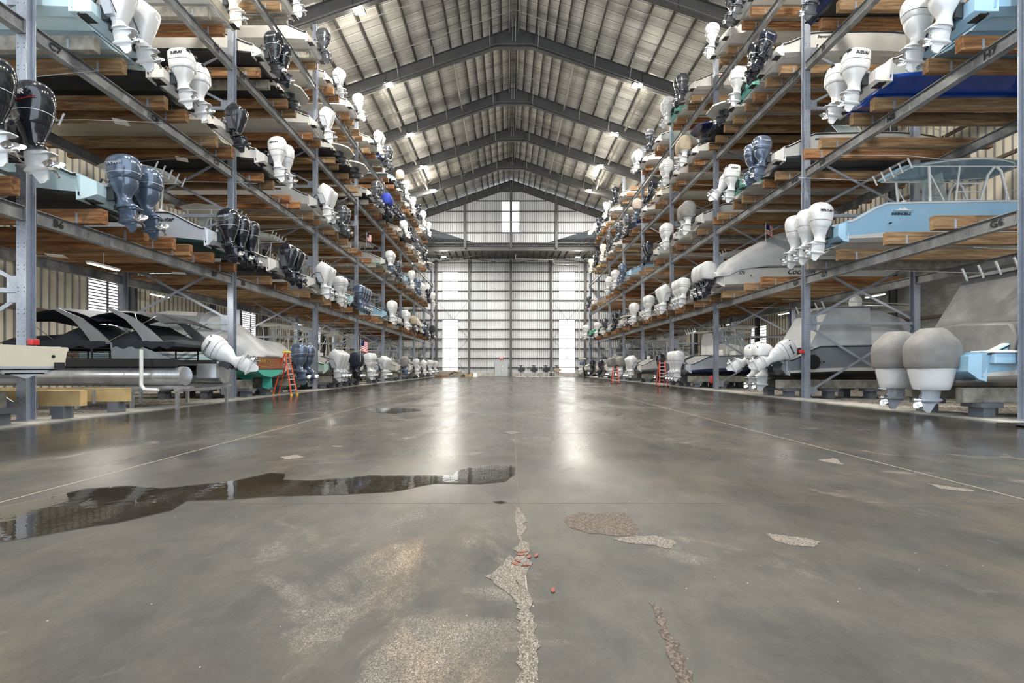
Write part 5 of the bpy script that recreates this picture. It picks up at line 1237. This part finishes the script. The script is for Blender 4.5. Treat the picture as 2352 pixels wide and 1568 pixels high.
boat(Rt, A, 1447, 3, 'M', 'w', 'w', 'gr', 'tt', 'white boat with triple angular white outboards', es=1.06, sp=.55)
boat(Rt, A, 1424, 2, 'C', 'Cg', 'w', 'w', 'tt', 'white boat with twin grey covered outboards', es=1.05, sp=.6)
boat(Rt, A, 1403, 3, 'C', 'Cg', 'w', 'w', '', 'white boat with triple grey covered outboards', es=1.05, sp=.6)
boat(Rt, A, 1378, 2, 'M', 'k', 'w', 'k', 'ws', 'white boat with angular black outboards', sp=.5)
boat(Rt, A, 1359, 2, 'V', 'k', 'c', 'w', 'ht', 'cream boat with black outboards', sp=.6)
boat(Rt, A, 1333, 4, 'Y', 'g', 'w', 'w', 'ws', 'white boat with four slate outboards', sp=.85, leg='w', ox=1.6)
settle()
# ================================================================== ONE-OFF THINGS
def at(mb, t): return mb.xf(Matrix.Translation(-Vector(t.location)))
# ---- pontoon boat in the first left bay
pt = empty('pontoon_boat', (-10.8, 16.3, .76)); tag(pt, 'pontoon boat with silver tubes and charcoal covers in the first left bay', 'boat', 'boats stored on the left rack')
for y in (15.25, 17.35):
    b = MB(); rows = [(-10.8, .318), (-10.83, .325), (-17.2, .325), (-18.0, .29), (-18.8, .16), (-19.1, .03)]
    b.loft([[(x, y+r*math.cos(2*PI*k/28), 1.085+(.0 if x > -17.5 else (-17.5-x)*.09)+r*math.sin(2*PI*k/28)) for k in range(28)] for x, r in rows], 0, True, True)
    for x in (-12.6, -14.3, -16.0): b.loft([[(x+d, y+.331*math.cos(2*PI*k/28), 1.085+.331*math.sin(2*PI*k/28)) for k in range(28)] for d in (-.02, .02)], 0, True, True)
    b.box(-11.6, -10.9, y-.03, y+.03, .70, .78); obj('pontoon_tube', at(b, pt), ALU, pt, smooth=40)
b = MB(); b.box(-18.9, -10.95, 15.0, 17.6, 1.44, 1.62); b.box(-18.9, -10.9, 14.94, 15.0, 1.40, 1.66); b.box(-18.9, -10.9, 17.6, 17.66, 1.40, 1.66)
obj('deck', at(b, pt), BLACK, pt)
for y in (14.98, 17.6):
    b = MB()
    for z in (1.72, 1.86, 2.0, 2.18): b.tube([(-18.8, y, z), (-12.0, y, z)], .014, 0, 6)
    for x in np.arange(-18.8, -11.9, .85): b.box(x-.02, x+.02, y-.02, y+.02, 1.62, 2.2)
    obj('railing', at(b, pt), DARKMETAL, pt)
b = MB(); b.prism([(-13.0, 1.66), (-11.1, 1.66), (-12.2, 2.12), (-13.1, 2.2)], 'y', 14.95, 14.985); obj('side_panel', at(b, pt), paint('panel_grey', (.22, .24, .26), .4), pt, smooth=0)
def drape(x0, x1, prof, name, mat, y0=15.0, y1=17.6):
    b = MB(); rings = []
    for k in range(17):
        t = k/16; x = x0+(x1-x0)*t; zt = float(np.interp(t, [p[0] for p in prof], [p[1] for p in prof]))
        zb = 2.02+.05*math.sin(k*1.7)
        rings.append([(x, y0-.05, zb), (x, y0-.07+.02*math.sin(k*2), 2.22), (x, y0+.25, 2.22+(zt-2.22)*.6+.02*math.sin(k*3)), (x, (y0+y1)/2-.5, zt), (x, (y0+y1)/2+.5, zt), (x, y1-.25, 2.22+(zt-2.22)*.6), (x, y1+.07, 2.22), (x, y1+.05, zb)])
    b.loft(rings, 0, True, True); obj(name, at(b, pt), mat, pt, smooth=50)
drape(-16.6, -13.25, [(0, 2.45), (.45, 2.55), (.62, 2.92), (.78, 2.6), (1, 2.5)], 'cover', PAL['Ck'])
drape(-13.0, -10.95, [(0, 2.55), (.25, 2.85), (.5, 2.55), (1, 2.15)], 'cover', PAL['Ck'])
for x0, x1, z in ((-16.3, -13.6, 3.30), (-14.3, -11.4, 3.22)):
    b = MB(); rings = []
    for k in range(9):
        t = k/8; x = x0+(x1-x0)*t; zz = z-.38*abs(2*t-1)**2.2+.03
        rings.append([(x, 15.05, zz-.05), (x, 15.3, zz+.02), (x, 16.3, zz+.08), (x, 17.3, zz+.02), (x, 17.55, zz-.05), (x, 17.5, zz-.07), (x, 16.3, zz+.06), (x, 15.1, zz-.07)])
    b.loft(rings, 0, True, True); obj('canopy', at(b, pt), PAL['Ck'], pt, smooth=50)
for y in (15.0, 17.55):
    for dx in (0, 1.75):
        b = MB(); pts = [(-13.35+dx, 2.1, .30), (-13.75+dx, 2.55, .22), (-14.2+dx, 2.95, .15), (-14.9+dx, 3.28, .06)]
        b.loft([[(x-w_, y-.03, z), (x+w_, y-.03, z+.05), (x+w_, y+.03, z+.05), (x-w_, y+.03, z)] for x, z, w_ in pts], 0, True, True); obj('arch', at(b, pt), paint('arch_grey', (.24, .25, .26), .35, .2), pt)
b = MB()
for y in (15.0, 17.55):
    b.tube([(-13.6, y, 2.0), (-11.6, y, 3.05)], .014, 0, 6); b.tube([(-12.0, y, 2.1), (-12.3, y, 3.15)], .014, 0, 6); b.tube([(-16.0, y, 3.0), (-15.0, y, 2.3)], .012, 0, 6)
obj('canopy_frame', at(b, pt), CHROME, pt)
b = MB(); b.box(-11.0, -10.3, 16.05, 16.65, 1.0, 1.5); obj('motor_mount', at(b, pt), ALU, pt)
m, c = engine(pt, 'Y', 'w', 0, 0, 0, 58, 1.06); m.location = (.62, .0, .62); m.rotation_euler = (0, math.radians(-58), PI); m.rotation_mode = 'XYZ'
m.rotation_euler = Matrix.Rotation(PI, 4, 'Z').to_euler(); m.matrix_local = Matrix.Translation((.50, .05, .75)) @ Matrix.Rotation(PI, 4, 'Z') @ Matrix.Rotation(math.radians(60), 4, 'Y') @ Matrix.Scale(1.06, 4)
text('YAMAHA', .11, face_matrix((PIVX, .3, 1.72-PIVZ), (-1, 0, 0), (0, 0, 1)), STENCIL, c, 'logo', ext=.006)
# galvanised cradle under it
cr = empty('boat_cradle', (-12.5, 16.3, 0)); tag(cr, 'galvanised cradle with upright guide post under the pontoon boat', 'cradle')
b = MB()
for y in (15.25, 17.35): b.box(-14.5, -10.6, y-.1, y+.1, .66, .735)
for x in (-14.2, -12.4, -10.9): b.box(x-.05, x+.05, 14.9, 17.7, .56, .66)
obj('frame', at(b, cr), ALU, cr)
for x in (-14.2, -12.4, -10.9):
    for y in (15.0, 17.6): b = MB(); b.box(x-.045, x+.045, y-.045, y+.045, 0, .56); obj('leg', at(b, cr), ALU, cr)
b = MB(); b.tube([(-11.3, 14.7, .64), (-11.75, 14.7, .66), (-11.85, 14.7, .8), (-11.85, 14.7, 1.95)], .055, 0, 10); obj('guide_post', at(b, cr), WHITEPL, cr)
for k, (y, x1) in enumerate(((11.95, -11.15), (13.6, -11.35))):
    t = empty('bunk_timber', (-12, y, .36)); tag(t, ('nearer' if k == 0 else 'farther')+' fresh yellow timber on blocks beside the nearest left post', 'timber', 'timber bunks on the left rack')
    b = MB(); b.box(-17, x1, y-.1, y+.1, .36, .76); obj('plank', at(b, t), FRESHWOOD, t)
    for x in (-11.7, -13.4): b = MB(); b.box(x-.15, x+.15, y-.15, y+.15, -.04, .36); obj('block', at(b, t), paint('steel_block', (.17, .19, .22)), t)
    b = MB(); b.box(-12.3, -12.24, y-.13, y-.1, .3, .7); obj('strap', at(b, t), STEEL, t)
# ---- small skiff at the left edge
boat(Lf, A, -9.9, 0, '', 'w', 'c', 'lg', '', 'small cream skiff', H=.72, L=5, B=2.0, ox=2.07, kz=1.12, bunks=False, rail='w', swoop=0)
QUEUE2 = QUEUE[-1]; kk = dict(QUEUE2['k']); _boat(*QUEUE2['a'], Y=9.9, **kk)
for dy, w_ in ((-.6, 'nearer'), (.6, 'farther')): timber(-1, -1, 9.9+dy, '%s weathered timber under the small cream skiff' % w_, .3)
# ---- classic launch with varnished transom
cl = empty('launch', (-11.15, 21.4, .85)); tag(cl, 'classic launch with varnished wood transom lettered BRATT and turquoise bottom', 'boat', 'boats stored on the left rack')
def launch():
    b = MB(); rings = []; L_ = 9.0
    for t in (0, .1, .25, .4, .55, .7, .82, .92, 1.0):
        x = -t*L_; w_ = 1.2*(1-max(0, (t-.4)/.6)**2.1*.97); rise = max(0, (t-.5)/.5)**2
        kz = .12+.5*rise; c = .40+.3*rise; s = 1.05+.42*t**1.5
        h = [(x, 0, kz-.05), (x, w_*.55, kz+.03+.05*rise), (x, w_*.90, c-.05), (x, w_*.99, c+.02), (x, w_*1.0, c+.07), (x, w_*1.03, (c+s)/2), (x, w_*1.0, s), (x, w_*.9, s+.02)]
        rings.append(h+[(p[0], -p[1], p[2]) for p in reversed(h)])
    n = 16
    def mf(a, k):
        k = k if k < 8 else 14-k
        return 1 if k <= 2 or k == -1 else (2 if k == 3 else (0 if k <= 5 else 3))
    b.loft(rings, 0, False, True, True, mf)
    r = rings[0]; i = len(b.v); b.v += r
    for k in range(7): b.f.append((i+k, i+k+1, i+14-k, i+15-k)); b.m.append(1 if k < 3 else (2 if k == 3 else 4))
    return b
obj('hull', launch(), [HC['ib'], HC['tq'], BLACK, HC['w'], HC['wd']], cl, smooth=40)
GOLD = paint('gold_leaf', (.50, .36, .10), .35, .3)
text('BRATT', .26, face_matrix((.012, -.55, .82), (0, 1, 0), (0, 0, 1)), GOLD, cl, 'lettering', ext=.004, bold=.004, sx=1.25)
text('PALM BEACH', .10, face_matrix((.012, -.6, .56), (0, 1, 0), (0, 0, 1)), GOLD, cl, 'lettering', ext=.004)
b = MB(); rings = []
for x, z, w_ in ((.03, 1.06, 1.2), (-.35, 1.34, 1.22), (-.9, 1.90, 1.2), (-1.5, 2.5, 1.14), (-2.1, 2.95, 1.1), (-2.7, 3.12, 1.08), (-2.9, 3.12, 1.08)):
    rings.append([(x, -w_-.03, 1.0), (x, -w_*.97, 1.06+(z-1.06)*.45), (x, -w_*.6, 1.06+(z-1.06)*.9), (x, 0, z+.04), (x, w_*.6, 1.06+(z-1.06)*.9), (x, w_*.97, 1.06+(z-1.06)*.45), (x, w_+.03, 1.0)])
b.loft(rings, 0, True, True); obj('boat_cover', b, PAL['Cw'], cl, smooth=60)
b = MB(); rings = []
for x, zt in ((-2.85, 3.02), (-4.2, 3.08), (-5.1, 2.95), (-5.9, 2.0), (-7.4, 1.75), (-8.3, 1.5)):
    w_ = 1.08*(1 if x > -5.2 else 1-(-5.2-x)/3.6); zm = min(zt-.1, 2.1)
    rings.append([(x, -w_, 1.1), (x, -w_, zm-.25 if x > -5.5 else zt-.35), (x, -w_*.93, zt-.18), (x, -w_*.8, zt), (x, w_*.8, zt), (x, w_*.93, zt-.18), (x, w_, zm-.25 if x > -5.5 else zt-.35), (x, w_, 1.1)])
b.loft(rings, 0, True, True, True, lambda a, k: 1 if k in (1, 5) and a < 3 else 0); obj('cabin', b, [HC['w'], GLASS], cl, smooth=25)
b = MB(); b.box(.05, .10, -.6, .75, 1.06, 1.12); obj('top_rail', b, HC['w'], cl)
b = MB(); b.prism([(-.1, .14), (-.5, .14), (-.52, -.42), (-.2, -.50), (-.06, -.4)], 'y', -.02, .02); obj('rudder', b, HC['tq'], cl, (0, .2, 0))
b = MB(); b.prism([(-.8, .2), (-1.6, .2), (-1.15, -.22), (-.95, -.22)], 'y', -.03, .03); b.tube([(-.85, 0, -.2), (-1.2, 0, -.19)], .06, 0, 8); obj('shaft_strut', b, HC['tq'], cl)
b = MB()
for k in range(3):
    a = k*2*PI/3; b.loft([[(-.72, r*math.cos(a+d), -.2+r*math.sin(a+d)) for r, d in ((.03, -.6), (.17, -.32), (.2, 0), (.17, .3), (.03, .6))], [(-.75, r*math.cos(a+d), -.2+r*math.sin(a+d)) for r, d in ((.03, -.6), (.17, -.32), (.2, 0), (.17, .3), (.03, .6))]], 0, True, True)
obj('propeller', b, paint('bronze', (.32, .18, .12), .35, .8), cl)
for k, y in enumerate((20.6, 22.2)): timber(-1, -1, y, '%s weathered timber under the varnished launch' % ('nearer' if k == 0 else 'farther'), .3)
# ---- step ladders
ORANGE = paint('orange_fibreglass', (.75, .10, .03), .45); YEL = paint('yellow_plastic', (.75, .55, .04), .5); PINKR = paint('red_fibreglass', (.62, .09, .07), .45)
def ladder(x, y, rz, h, steps, mat, capm, label):
    t = empty('step_ladder', (x, y, 0.03 if abs(x) > 11.3 else 0), rz); tag(t, label, 'ladder', 'fibreglass step ladders')
    w0, w1, dp = .30, .17, h*.32
    for sy in (-1, 1):
        b = MB(); b.loft([[(q[0]-.02, sy*q[1]-.035, q[2]), (q[0]+.02, sy*q[1]-.035, q[2]), (q[0]+.02, sy*q[1]+.035, q[2]), (q[0]-.02, sy*q[1]+.035, q[2])] for q in ((0, w0, 0), (-dp*.55, w1, h))], 0, True, True); obj('rail', b, mat, t)
        b = MB(); b.loft([[(q[0]-.02, sy*q[1]-.03, q[2]), (q[0]+.02, sy*q[1]-.03, q[2]), (q[0]+.02, sy*q[1]+.03, q[2]), (q[0]-.02, sy*q[1]+.03, q[2])] for q in ((-dp*1.35, w0*.95, 0), (-dp*.60, w1*.95, h*.97))], 0, True, True); obj('rear_rail', b, mat, t)
        for q in ((0, w0), (-dp*1.35, w0*.95)): b = MB(); b.box(q[0]-.035, q[0]+.035, sy*q[1]-.05, sy*q[1]+.05, -.002, .07); obj('foot', b, capm, t)
    for k in range(steps):
        f = (k+1)/(steps+1); ww = w0+(w1-w0)*f; b = MB(); b.box(-dp*.55*f-.07, -dp*.55*f+.03, -ww, ww, h*f-.02, h*f+.015); obj('step', b, paint('step_aluminium', (.62, .63, .64), .45, .1), t)
    b = MB(); b.rbox(-dp*.6-.1, -dp*.5+.08, -w1-.06, w1+.06, h-.02, h+.07, .02); obj('top_cap', b, capm, t)
ladder(-10.62, 22.6, 0, 2.12, 7, ORANGE, YEL, 'tall orange step ladder with yellow feet by the varnished launch')
ladder(11.15, 32.6, -PI/2, 1.95, 7, PINKR, BLACK, 'taller red step ladder beside the right ground row')
ladder(9.25, 39.0, -PI/2, 1.55, 5, PINKR, BLACK, 'shorter red step ladder farther along the right rack')
# ---- fire extinguisher on the right post
fe = empty('fire_extinguisher', (12.62, 28.25, .42)); tag(fe, 'red fire extinguisher on the second right post', 'fire extinguisher')
b = MB(); rows = [(0, .07), (.03, .085), (.38, .085), (.44, .05), (.46, .02)]; b.loft([[(r*math.cos(2*PI*k/14), r*math.sin(2*PI*k/14), z) for k in range(14)] for z, r in rows], 0, True, True); obj('cylinder_body', b, RED, fe, smooth=40)
b = MB(); b.box(-.02, .02, -.09, .04, .45, .50); b.tube([(0, .04, .48), (.07, .08, .35), (.07, .09, .12)], .012, 0, 6); obj('valve_and_hose', b, BLACK, fe)
# ---- end wall door
dz = END_Y-.32
d = MB(); d.box(-2.16, .0, dz-.02, dz+.14, .0, 2.32); dr = obj('door_1', d, paint('door_frame', (.36, .38, .40), .5)); dr['kind'] = 'structure'; dr['category'] = 'door'; dr['label'] = 'grey double door in the end wall'
for x0, x1 in ((-2.10, -1.095), (-1.075, -.06)):
    q = MB(); q.box(x0, x1, dz-.07, dz-.02, .03, 2.26); lf = obj('door_leaf', q, paint('door_grey', (.42, .45, .48), .45), dr)
q = MB(); q.box(-1.04, -.96, dz-.10, dz-.07, .95, 1.15); q.box(-1.0, -.8, dz-.09, dz-.07, 1.6, 1.72); obj('door_handle', q, WHITEPL, dr)
sg = MB(); sg.box(-1.35, -.85, END_Y-.42, END_Y-.36, 2.85, 3.05); sgo = obj('exit_sign', sg, glow('exit_red', (.85, .08, .06), 1.2)); tag(sgo, 'small red exit sign above the grey double door', 'sign')
text('EXIT', .17, face_matrix((-1.1, END_Y-.425, 2.95), (1, 0, 0), (0, 0, 1)), WHITEPL, sgo, 'lettering', ext=.003)
# ---- personal watercraft on stands by the end wall
def jetski(px, body, label, k):
    X = xpx(px, 70.5); t = empty('personal_watercraft', (X, 69.2, .72)); tag(t, label, 'jet ski', 'jet skis on stands at the far wall')
    b = MB(); rings = []
    for f in (0, .1, .35, .6, .8, .93, 1):
        y = 2.9*f; w_ = .55*(1-max(0, (f-.5)/.5)**2*.95); kz = .0+.25*max(0, (f-.6)/.4)**2
        rings.append([(0, y, kz), (w_*.6, y, kz+.1), (w_*.95, y, kz+.22), (w_, y, .42), (w_*.8, y, .5), (w_*.4, y, .62 if f < .8 else .55), (0, y, .66 if f < .8 else .55), (-w_*.4, y, .62 if f < .8 else .55), (-w_*.8, y, .5), (-w_, y, .42), (-w_*.95, y, kz+.22), (-w_*.6, y, kz+.1)])
    b.loft(rings, 0, True, True, True, lambda a, k_: 1 if k_ in (2, 9) else 0); obj('hull', b, [body, YEL if k == 0 else DARKMETAL], t, smooth=40)
    b = MB(); b.loft([[(x*.8, y, z) for x, z in ((-.24, .6), (.24, .6), (.2, zt), (-.2, zt))] for y, zt in ((.15, .8), (.6, .88), (1.2, .82), (1.5, .86))], 0, True, True); obj('seat', b, BLACK, t, smooth=50)
    b = MB(); b.loft([[(-.26, 1.4, .55), (.26, 1.4, .55), (.2, 1.55, 1.02), (-.2, 1.55, 1.02)], [(-.22, 2.1, .5), (.22, 2.1, .5), (.12, 1.75, 1.0), (-.12, 1.75, 1.0)]], 0, True, True); b.tube([(-.36, 1.4, 1.0), (0, 1.55, 1.05), (.36, 1.4, 1.0)], .025, 0, 6); obj('handlebar', b, DARKMETAL, t)
    s = empty('watercraft_stand', (X, 69.2, 0)); tag(s, 'white steel stand under the '+label.split(' on ')[0].replace('personal ', ''), 'stand', 'white jet ski stands')
    b = MB()
    for y in (.3, 2.2):
        b.box(-.75, .75, y-.03, y+.03, .66, .72); b.box(-.85, .85, y-.05, y+.05, 0, .06)
        for x in (-.33, .33): b.box(x-.03, x+.03, y-.03, y+.03, .06, .66)
    for x in (-.3, .3): b.box(x-.03, x+.03, .3, 2.2, .66, .72)
    obj('frame', b, WHITEPL, s)
    b = MB(); b.box(.70, .75, .27, .33, .72, 1.5); obj('upright', b, WHITEPL, s)
for k, (px, bd, lb) in enumerate(((1197, BLACK, 'black and yellow personal watercraft on stand nearest the door'), (1226, BLACK, 'black personal watercraft with raised bars on second stand'), (1253.5, PAL['Ck'], 'charcoal covered personal watercraft on third stand'), (1279, PAL['Ct'], 'tan covered personal watercraft on the stand farthest right'))):
    jetski(px, bd, lb, k)
# ---- timber pile and bin by the end wall
random.seed(3)
rows = [(0, 9), (1, 8), (2, 5), (3, 3), (4, 2)]
for r, nn in rows:
    for k in range(nn):
        x = xpx(1008, 71)+k*.62+r*.35; b = MB(); L_ = random.uniform(1.6, 2.6); b.box(-L_/2, L_/2, -.13, .13, 0, .19)
        if r < 3: x = max(x, -10.3)
        o = obj('plank', b, random.choice([OLDWOOD, WOOD, FRESHWOOD, OLDWOOD]), None, (x, 70.6+.3*(k % 4), .0+.2*r), (0, 0, random.uniform(-.03, .03)))
        tag(o, 'weathered plank lying in the loose pile at the far left wall', 'plank', 'planks piled at the far wall')
b = MB(); b.loft([[(-.32, -.25, 0), (.32, -.25, 0), (.32, .25, 0), (-.32, .25, 0)], [(-.26, -.2, .62), (.26, -.2, .62), (.26, .2, .62), (-.26, .2, .62)]], 0, True, True); tag(obj('bin', b, WHITEPL, None, (xpx(1092, 70.5), 70.2, 0)), 'white tapered bin beside the plank pile at the far wall', 'bin')
# ---- white pipe on the far wall
YY = END_Y-.7
b = MB(); b.tube([pxat(1184, 584, YY-4), pxat(1184, 594, YY-4), pxat(1270, 596, YY-4), pxat(1273, 606, YY), pxat(1330, 609, YY), pxat(1330, 824, YY), pxat(1346, 824, YY)], .08, 0, 8)
tag(obj('drain_pipe', b, WHITEPL), 'white pipe running under the low roof and down the far wall', 'pipe')
# ---- number plates hung below the lowest shelf
for k, (x, y, Y, lb) in enumerate(((130, 588, 13.2, 'white square plate hung under the lowest left shelf, nearest'), (412, 628, 17.2, 'white square plate hung under the lowest left shelf, farther'), (278, 281, 15.2, 'white plate hung under the second left shelf'), (418, 366, 18.2, 'white plate hung under the second left shelf near second post'))):
    X, _, Z = pxat(x, y, Y); t = empty('hanging_plate', (X, Y, Z)); tag(t, lb, 'plate', 'white hanging plates')
    b = MB(); b.box(-.2, .2, -.2, .2, 0, .012); b.xf(Matrix.Rotation(.5, 4, 'Z')); obj('plate', b, WHITEPL, t); b = MB(); b.tube([(0, 0, .01), (-1.2, .1, .03)], .012, 0, 5); obj('rod', b, CHROME, t)
# ---- flags
def flag(x, y, Y, label, sz=.5):
    X, _, Z = pxat(x, y, Y); t = empty('boat_flag', (X, Y, Z)); tag(t, label, 'flag', 'small flags on boats')
    b = MB(); b.tube([(0, 0, -1.2*sz), (0, 0, sz*.9)], .012, 0, 6); obj('staff', b, WHITEPL, t)
    b = MB(); n = 13
    for k in range(n):
        z0 = sz*.8-sz*k/n*1.0; z1 = z0-sz/n; pts = []
        for j in range(6): b.quad([(.05*sz+.1*sz*j, .03*math.sin(j+k*.3), z1-.03*j), (.05*sz+.1*sz*(j+1), .03*math.sin(j+1+k*.3), z1-.03*(j+1)), (.05*sz+.1*sz*(j+1), .03*math.sin(j+1+k*.3), z0-.03*(j+1)), (.05*sz+.1*sz*j, .03*math.sin(j+k*.3), z0-.03*j)], 2 if (k < 7 and j < 3) else k % 2)
    obj('cloth', b, [RED, WHITEPL, HC['nb']], t)
flag(842, 548, 35.5, 'small striped flag on the T-top boat, left rack second shelf', .55)
flag(828, 800, 30.8, 'small striped flag behind the ground row motors, left rack', .75)
flag(1759, 533, 25.5, 'small striped flag above the pale canvas cover, right rack', .6)
# ---- black mat by the right kerb
b = MB(); b.box(-.7, .7, -.35, .35, 0, .012); tag(obj('rubber_mat', b, BLACK, None, (12.4, 10.6, .03), (0, 0, .1)), 'black rubber mat on the pale kerb below the covered motors', 'mat')

# ---- extras on the nearest ground boat of the right rack
f1 = [t for s, l, Y, t in BOATS if s > 0 and l < 0 and Y < 15][0]
b = MB(); b.rbox(.10, .95, -1.52, -.95, .62, .90, .04); obj('swim_step', b, HC['lb'], f1); b = MB(); b.rbox(.06, 1.0, -1.56, -.93, .90, .96, .02); obj('step_pad', b, WHITEPL, f1)
b = MB(); rings = []
for k in range(12):
    t_ = k/11; x = .55+2.6*t_; zt = 1.62+.55*t_; zb = .95+.25*math.sin(t_*PI)*0+.12*math.sin(k*1.9)+.35*t_
    rings.append([(x, -1.55+.04*math.sin(k*2.2), zb), (x, -1.60+.05*math.sin(k*1.3), (zb+zt)/2), (x, -1.42, zt), (x, 0, zt+.1), (x, 1.42, zt), (x, 1.55, (zb+zt)/2), (x, 1.52, zb)])
b.loft(rings, 0, True, True); obj('canvas_drape', b, PAL['Cg'], f1, smooth=60)
f2 = [t for s, l, Y, t in BOATS if s > 0 and l < 0 and 19 < Y < 24][0]
b = MB(); rw = [(0, .22), (.25, .26), (.45, .22), (.56, .12), (.6, .02)]; b.loft([[(r*math.cos(2*PI*k/18), r*math.sin(2*PI*k/18), z) for k in range(18)] for z, r in rw], 0, True, True); obj('satellite_dome', b, WHITEPL, f2, (3.6, -.5, 3.3), smooth=60)
b = MB(); b.tube([(.95, -1.50, .78), (.95, -1.56, .78)], .32, 0, 20); obj('fender', b, BLACK, f2, smooth=40)

g1 = [t for s, l, Y, t in BOATS if s > 0 and l == 0 and Y < 19][0]
b = MB(); b.prism([(1.55, 1.24), (1.72, 1.28), (1.80, 1.34), (1.88, 1.29), (1.96, 1.36), (2.06, 1.29), (2.28, 1.24)], 'y', -1.425, -1.39); obj('emblem', b, WHITEPL, g1, smooth=0)
